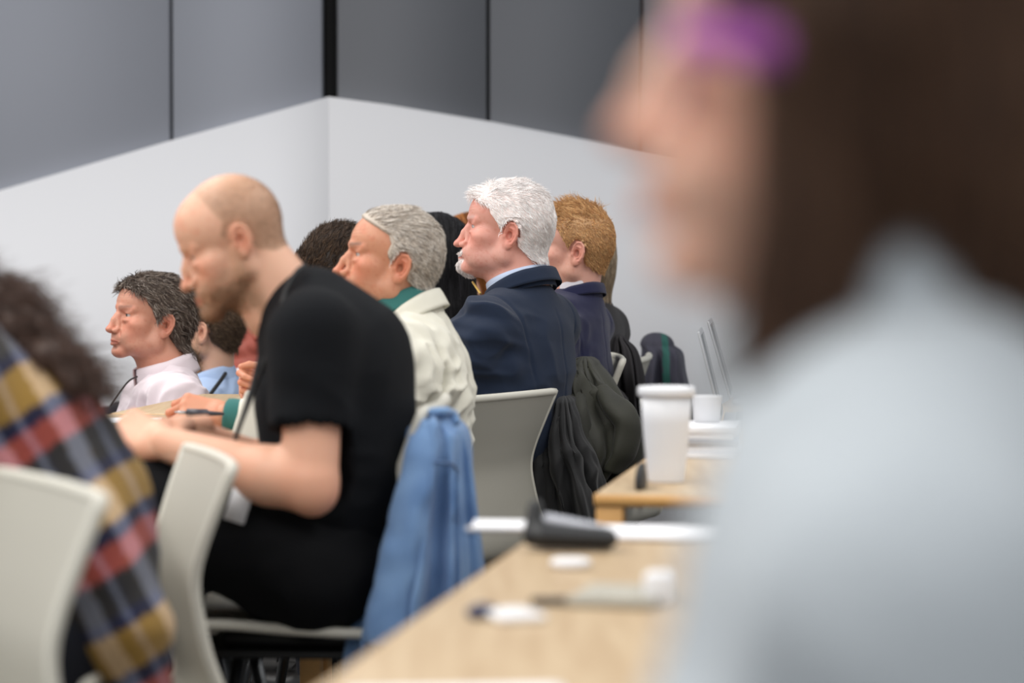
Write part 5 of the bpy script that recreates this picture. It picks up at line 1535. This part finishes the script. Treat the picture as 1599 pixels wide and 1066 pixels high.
def auburn():
    D = 8.8
    s = Person('person with auburn hair, just visible between black hair and the white-haired man', D, -10, W(745, 800, D), W(745, 640, D), W(745, 470, D), sw=0.165)
    skin = srgb(214, 165, 140)
    s.default_arm('l'); s.default_arm('r')
    P = dict(width=0.95)
    H = Head(W(738, 400, D - .085), -8, 0, 0, P, s.neck, skin, neck_r=0.05, scale=1.008)
    s.core(skin); s.body(H); H.eyes(s.root)
    pc = [('E', (-14, 0, 52), (97, 82, 88), 0), ('E', (10, 0, 70), (84, 70, 64), 14), ('E', (-48, 0, 10), (62, 78, 80), 20), ('C', (-50, 0, -20), (-66, 0, -120), 56, 44, 25, ((0, 1, 0), 1.2)), ('-', (84, 0, -38), (70, 62, 90), 6)]
    volume_hair(H, s.root, 'hair', pc, lambda V: srgb(176, 112, 56) * (0.7 + 0.6 * (0.5 + 0.5 * vnoise(V * np.array([60, 60, 12])))[:, None]), n=4000, cols=[(srgb(170, 104, 50), 3), (srgb(110, 62, 30), 2)], seed=91, L=0.10, wid=0.001)
    s.top(M_DARKTOP, 'jumper', r=(0.110, 0.105, 0.10), h=0.007, seed=19.2)
    s.chair('chair of the person with auburn hair', z=.7)
    s.legs(M_DKTRO)
auburn()

def ginger():
    D = 7.4
    s = Person('man with ginger hair in a blue suit and white collar behind the navy blazer', D, -20, W(872, 720, D), W(876, 560, D), W(896, 462, D), sw=0.165)
    skin = srgb(222, 168, 150)
    s.arm('l', W(850, 600, D - .2), W(770, 640, D - .2)); s.default_arm('r')
    P = dict(ruddy=0.75, browcol=srgb(176, 128, 84), hairline=88, hx=74, temple=30, nape=-46, stubble=0.25, stubcol=srgb(190, 140, 104), sideburn=8, low=6, chin=3)
    H = Head(W(902, 396, D - .085), -2, 2, 0, P, s.neck, skin, neck_r=0.058, scale=1.0)
    s.core(skin); s.body(H); H.eyes(s.root)
    def flow(p, n, t):
        top = sstep(60, 100, p[:, 2])[:, None]
        return np.array([-0.5, 0, -0.8]) * (1 - top) + (np.array([0.45, 0.1, 0.3]) + 0.5 * np.stack([vnoise(p / 16.0), vnoise(p / 16.0 + 5), vnoise(p / 16.0 + 9)], 1)) * top
    hair_short(H, s.root, 11000, [(srgb(210, 162, 108), 4), (srgb(232, 190, 136), 2), (srgb(180, 132, 88), 3)], L=(0.008, 0.014), flow=flow, lift=0.4, frizz=0.14, wid=0.0008, seed=101, cap=0.005, capcol=srgb(190, 150, 108), lenfn=lambda p: 0.8 + 2.6 * sstep(75, 110, p[:, 2]), minlift=0.0022,)
    s.top(M_SUIT2, 'suit_jacket', r=(0.118, 0.115, 0.108), arm_r=(0.060, 0.054, 0.045), h=0.0055, flat=1.36, hunch=0.03, seed=21.2, neckr=0.064, amp=0.008, seam=0.003, spec=[(W(905, 520, D - .2), 0.12, 0.007, (0.9, 0, -0.3), 20)])
    c = s.neck - s.up * 0.014
    collar(s.root, 'shirt_collar', M_WHITESH, c + s.up * 0.012, s.up + s.F * 0.28, s.F, 0.068, 0.056, flare=0.0, fh=0.95, gap=0.35, drop=0.008)
    collar(s.root, 'suit_collar', M_SUIT2, c - s.F * 0.004, s.up + s.F * 0.34, s.F, 0.075, 0.034, flare=0.0, fh=0.3, gap=0.9, fold=0.8, drop=0.008, thick=0.003)
    s.legs(M_DKTRO)
ginger()

def charcoal():
    D = 8.0
    s = Person('fair-haired person in a charcoal jacket, mostly hidden behind the ginger man', D, -24, W(912, 760, D), W(910, 590, D), W(910, 470, D), sw=0.165)
    skin = srgb(214, 165, 145)
    s.arm('l', W(960, 660, D - .25), W(880, 690, D - .3)); s.default_arm('r')
    P = dict(width=0.95)
    H = Head(W(903, 418, D - .085), -10, 0, 0, P, s.neck, skin, neck_r=0.052, scale=0.94)
    s.core(skin); s.body(H); H.eyes(s.root)
    pc = [('E', (-14, 0, 50), (96, 82, 84), 0), ('E', (-46, 0, 10), (60, 78, 80), 20), ('C', (-44, 0, -20), (-58, 0, -130), 52, 36, 25, ((0, 1, 0), 1.2)), ('-', (80, 0, -30), (72, 64, 92), 6)]
    volume_hair(H, s.root, 'hair', pc, lambda V: srgb(160, 142, 120) * (0.7 + 0.5 * (0.5 + 0.5 * vnoise(V * np.array([60, 60, 12])))[:, None]), n=4000, cols=[(srgb(176, 158, 134), 3), (srgb(130, 112, 92), 2)], seed=111, L=0.10, wid=0.001)
    s.top(M_CHARC, 'jacket', r=(0.130, 0.125, 0.112), arm_r=(0.062, 0.056, 0.047), h=0.006, flat=1.38, hunch=0.03, seed=23.2, amp=0.009, lower=0.05, spec=[(W(975, 560, D - .2), 0.12, 0.009, (0.6, 0, 0.5), 20)])
    s.chair('chair of the fair-haired person in the charcoal jacket', z=.7)
    s.legs(M_DKTRO)
charcoal()

# ================================================================== plaid shirt, lower left
def plaid_col(V):
    # woven checks in the cloth's own frame: colour blocks down the back, pale stripes along it
    u = V @ unit([0.48, 0.05, -0.88]); v = V @ unit([0.84, 0.25, 0.46])
    u = u + 0.004 * vnoise(V * 12); v = v + 0.004 * vnoise(V * 12 + 4)
    fu = (u / 0.185 + 0.35) % 1.0; fv = (v / 0.095 + 0.2) % 1.0
    names = dict(n=srgb(36, 40, 72), y=srgb(186, 146, 70), r=srgb(182, 86, 74), k=srgb(52, 50, 50), d=srgb(34, 32, 32))
    def seq(f, q):
        out = np.zeros((len(f), 3))
        for lo, hi, c in q: out[(f >= lo) & (f < hi)] = names[c]
        return out
    A = seq(fu, [(0, .30, 'y'), (.30, .42, 'n'), (.42, .62, 'r'), (.62, .90, 'k'), (.90, 1.0, 'n')])
    B = seq(fv, [(0, .25, 'd'), (.25, .55, 'y'), (.55, .75, 'k'), (.75, 1.0, 'n')])
    c = A * 0.55 + B * 0.12
    wl = (np.abs(fv - 0.40) < 0.14); w2 = (np.abs(fv - 0.86) < 0.05)
    c = np.where(wl[:, None], A * 0.85 + 0.20 * srgb(205, 212, 235), c)
    c = np.where(w2[:, None], A * 0.6 + 0.16 * srgb(190, 200, 230), c)
    return c
M_PLAID = cloth('plaid_flannel', (128, 128, 128), attr=True)
def plaid():
    D = 3.95
    s = Person('person with curly dark hair in a mustard and navy plaid shirt at the left edge', D, 0, W(85, 1000, D), W(-5, 660, D), W(-100, 520, D), sw=0.17)
    skin = srgb(214, 165, 145)
    s.default_arm('l', fwd=0.22, drop=0.22); s.default_arm('r', fwd=0.22, drop=0.22)
    P = dict(width=0.95, jaw=.92)
    H = Head(W(-190, 510, D - .085), 0, 18, 0, P, s.neck, skin, neck_r=0.05, scale=0.97)
    s.core(skin); s.body(H); H.eyes(s.root)
    # hair falls down over the back towards the right
    R = H.R
    def loc(px, py, d): return tuple(((R.T @ (W(px, py, D + d) - H.o)) / H.scale) / MM)
    pc = [('E', (-14, 0, 52), (104, 92, 96), 0), ('E', (-50, 0, 10), (78, 88, 90), 20)]
    f = Field(np.array([-0.42, -0.2, -0.32]), np.array([0.12, 0.2, 0.18]), 0.006)
    f.ell((-.014, 0, .052), (.108, .096, .098)); f.ell((-.05, 0, .01), (.08, .09, .09), 0.03)
    path = [(-110, 455, 0), (-20, 470, -.0), (38, 512, -.02), (88, 560, -.04), (134, 606, -.05)]
    L_ = [np.array(loc(*p)) * MM for p in path]
    for dy in (-.06, 0, .06):
        f.chain([p + np.array([0, dy, 0]) for p in L_], [.044, .030, .024, .019, .013], 0.03)
    f.ell((.09, 0, -.03), (.075, .064, .09), 0.01, cut=True)
    V, F = f.nets(); N = vnormals(V, F)
    V = V + N * (0.010 * fbm(V * 30, 3))[:, None]; V = relax(V, F, 1, 0.4); N = vnormals(V, F)
    g = Geo(); g.add(H.w(V), F, srgb(70, 52, 44) * (0.75 + 0.5 * (0.5 + 0.5 * vnoise(V * 50)))[:, None])
    rnd = np.random.RandomState(5); n = 7000
    P0, fi = scatter(V, F, np.ones(len(V)), n, rnd); N0 = N[F[fi, 0]]
    col = srgb(82, 60, 50) * (0.5 + 0.9 * rnd.rand(n, 1))
    v2, f2, c2 = strands(P0, N0, 0.05 + 0.04 * rnd.rand(n), lambda p, nr, t: np.stack([np.cos(t * 9 + p[:, 0] * 90), np.sin(t * 9 + p[:, 1] * 90), -0.6 + 0 * t + 0 * p[:, 0]], 1), np.full(n, 0.0008), col, None, lift=0.6, frizz=0.35, seg=8, rnd=rnd)
    g.add(H.w(v2), f2, c2); mesh_obj('hair', g, M_HAIR, s.root)
    def extra(f, s):
        f.cap(W(-50, 522, D - .02), W(58, 652, D - .02), 0.055, 0.058, 0.05, flat=(s.L, 1.9))
        f.cap(W(58, 652, D - .02), W(128, 790, D - .02), 0.058, 0.058, 0.05, flat=(s.L, 1.9))
        f.cap(W(0, 640, D), W(95, 780, D), 0.09, 0.10, 0.05, flat=(s.L, 1.5))
        f.cap(W(100, 800, D), W(118, 960, D), 0.105, 0.11, 0.06, flat=(s.L, 1.4))
        f.cap(W(150, 840, D - .10), W(205, 980, D - .10), 0.055, 0.05, 0.03, flat=(s.L, 1.8))
        f.cap(W(205, 980, D - .10), W(225, 1110, D - .10), 0.045, 0.04, 0.03, flat=(s.L, 2.0))
    s.top(M_PLAID, 'plaid_shirt', r=(0.120, 0.115, 0.11), h=0.006, seed=25.2, extra=extra, colour=plaid_col, flat=1.4, hunch=0.05, amp=0.008, base=(0.002, 9))
    make_chair(s.hip + s.F * 0.14, 0, 'chair of the person in the plaid shirt', 0.7)
    s.legs(M_DKTRO)
plaid()

# ================================================================== the woman close to the camera
def close_woman():
    D = 1.31
    s = Person('woman with brown hair, purple glasses and a pale grey shirt, close up and blurred', D, -6, W(1450, 2000, D), W(1448, 1150, D), W(1385, 575, D), sw=0.165)
    s.hip = s.chest + np.array([0, 0, -0.36])
    skin = srgb(238, 190, 164)
    s.arm('l', s.SL + np.array([0.01, -0.06, -0.27]), s.SL + np.array([-0.20, 0.0, -0.36])); s.arm('r', s.SR + np.array([0, 0.06, -0.27]), s.SR + np.array([-0.2, 0, -0.36]))
    P = dict(ruddy=0.6, browcol=srgb(80, 56, 42), width=0.97, jaw=.93, lips=1.1, low=4, nose=-2, stubble=0)
    H = Head(W(1440, 142, D - .085), -2, -2, 0, P, s.neck, skin, neck_r=0.050, scale=1.02, h=0.0025)
    s.core(skin); hv = [(lambda h: (h[0], h[1], hand_colour(h[2], skin)))(hand_geo(s.wr[k], s.F, s.U, left=(k == 'l'), scale=.9)) for k in 'lr']
    s.body(H, hv); H.eyes(s.root, (0.1, 0.07, 0.05))
    brown = srgb(92, 66, 50)
    pc = [('E', (-16, 0, 54), (104, 90, 92), 0), ('E', (-46, 0, 10), (82, 88, 96), 20), ('C', (12, 58, 30), (34, 60, -108), 36, 24, 25), ('C', (12, -58, 30), (34, -60, -108), 36, 24, 25),
          ('C', (-50, 0, -10), (-84, 0, -110), 70, 62, 25, ((0, 1, 0), 1.25)), ('C', (-70, 30, -30), (-150, 40, -120), 56, 44, 25), ('-', (98, 0, -34), (58, 80, 108), 8)]
    volume_hair(H, s.root, 'hair', pc, lambda V: brown * (0.65 + 0.75 * (0.5 + 0.5 * vnoise(V * np.array([40, 40, 12]))))[:, None], n=9000, cols=[(srgb(92, 66, 50), 3), (srgb(60, 42, 32), 2), (srgb(130, 98, 76), 1)], seed=121, L=0.10, wid=0.0009)
    # glasses
    t_ = s.root; pur = mat('purple_acetate', srgb(190, 96, 190), rough=0.25, trans=0.0)
    gl = Geo()
    for sg in (1, -1):
        th = np.linspace(0, 2 * math.pi, 40); ctr = np.array([92, sg * 33, 16])
        ring_ = np.stack([ctr[0] - 0.10 * np.abs(26 * np.cos(th)) + 0 * th, ctr[1] + 27 * np.cos(th), ctr[2] + 22 * np.sin(th)], 1) * MM
        tube_geo(gl, H.w(ring_), 0.0009, 8)
        tube_geo(gl, H.w(smooth_path(np.array([[90, sg * 60, 24], [80, sg * 72, 24], [50, sg * 80, 20], [10, sg * 83, 16], [-10, sg * 84, 6], [-20, sg * 84, -10]]) * MM, 30)), 0.0034, 8, flat=2.4)
    tube_geo(gl, H.w(smooth_path(np.array([[95, 7, 20], [99, 0, 23], [95, -7, 20]]) * MM, 10)), 0.0028, 8)
    mesh_obj('glasses', gl, pur, t_)
    gl = Geo()
    for sg in (1, -1):
        ctr = np.array([90, sg * 33, 16]); th = np.linspace(0, 2 * math.pi, 32, endpoint=False)
        r_ = np.stack([ctr[0] + 0 * th, ctr[1] + 25 * np.cos(th), ctr[2] + 20 * np.sin(th)], 1) * MM
        v = np.concatenate([r_, r_ - np.array([0.0015, 0, 0]), [ctr * MM], [ctr * MM - np.array([0.0015, 0, 0])]])
        f = [[i, (i + 1) % 32, (i + 1) % 32 + 32, i + 32] for i in range(32)]
        k = gl.n; gl.add(H.w(v), np.array(f)); gl.f.append(np.array([[i, 64, (i + 1) % 32] for i in range(32)] + [[i + 32, (i + 1) % 32 + 32, 65] for i in range(32)]) + k)
    mg = mat('lens_glass', (1, 1, 1), rough=0.02, trans=1.0); mesh_obj('lenses', gl, mg, t_)
    m = cloth('pale_grey_shirt', (188, 195, 200), sc=300)
    def extra(f, s):
        f.cap(W(1450, 800, D - .07), W(1380, 1260, D - .07), 0.085, 0.10, 0.05)
    s.top(m, 'shirt', r=(0.112, 0.110, 0.108), arm_r=(0.058, 0.052, 0.040), h=0.0055, flat=1.32, seed=27.2, neckr=0.060, amp=0.008, base=(0.002, 12), extra=extra)
    c = s.neck - s.up * 0.01
    collar(s.root, 'shirt_collar', m, c, s.up + s.F * 0.18, s.F, 0.068, 0.066, flare=0.35, fh=0.8, gap=0.4, fold=0.9, drop=0.008)
    s.legs(M_DKTRO)
    # her chair
    p = s.hip
    make_chair((p[0] + 0.02, p[1]), -6, 'chair the blurred woman in the pale shirt sits on, below the picture', group=None)
close_woman()
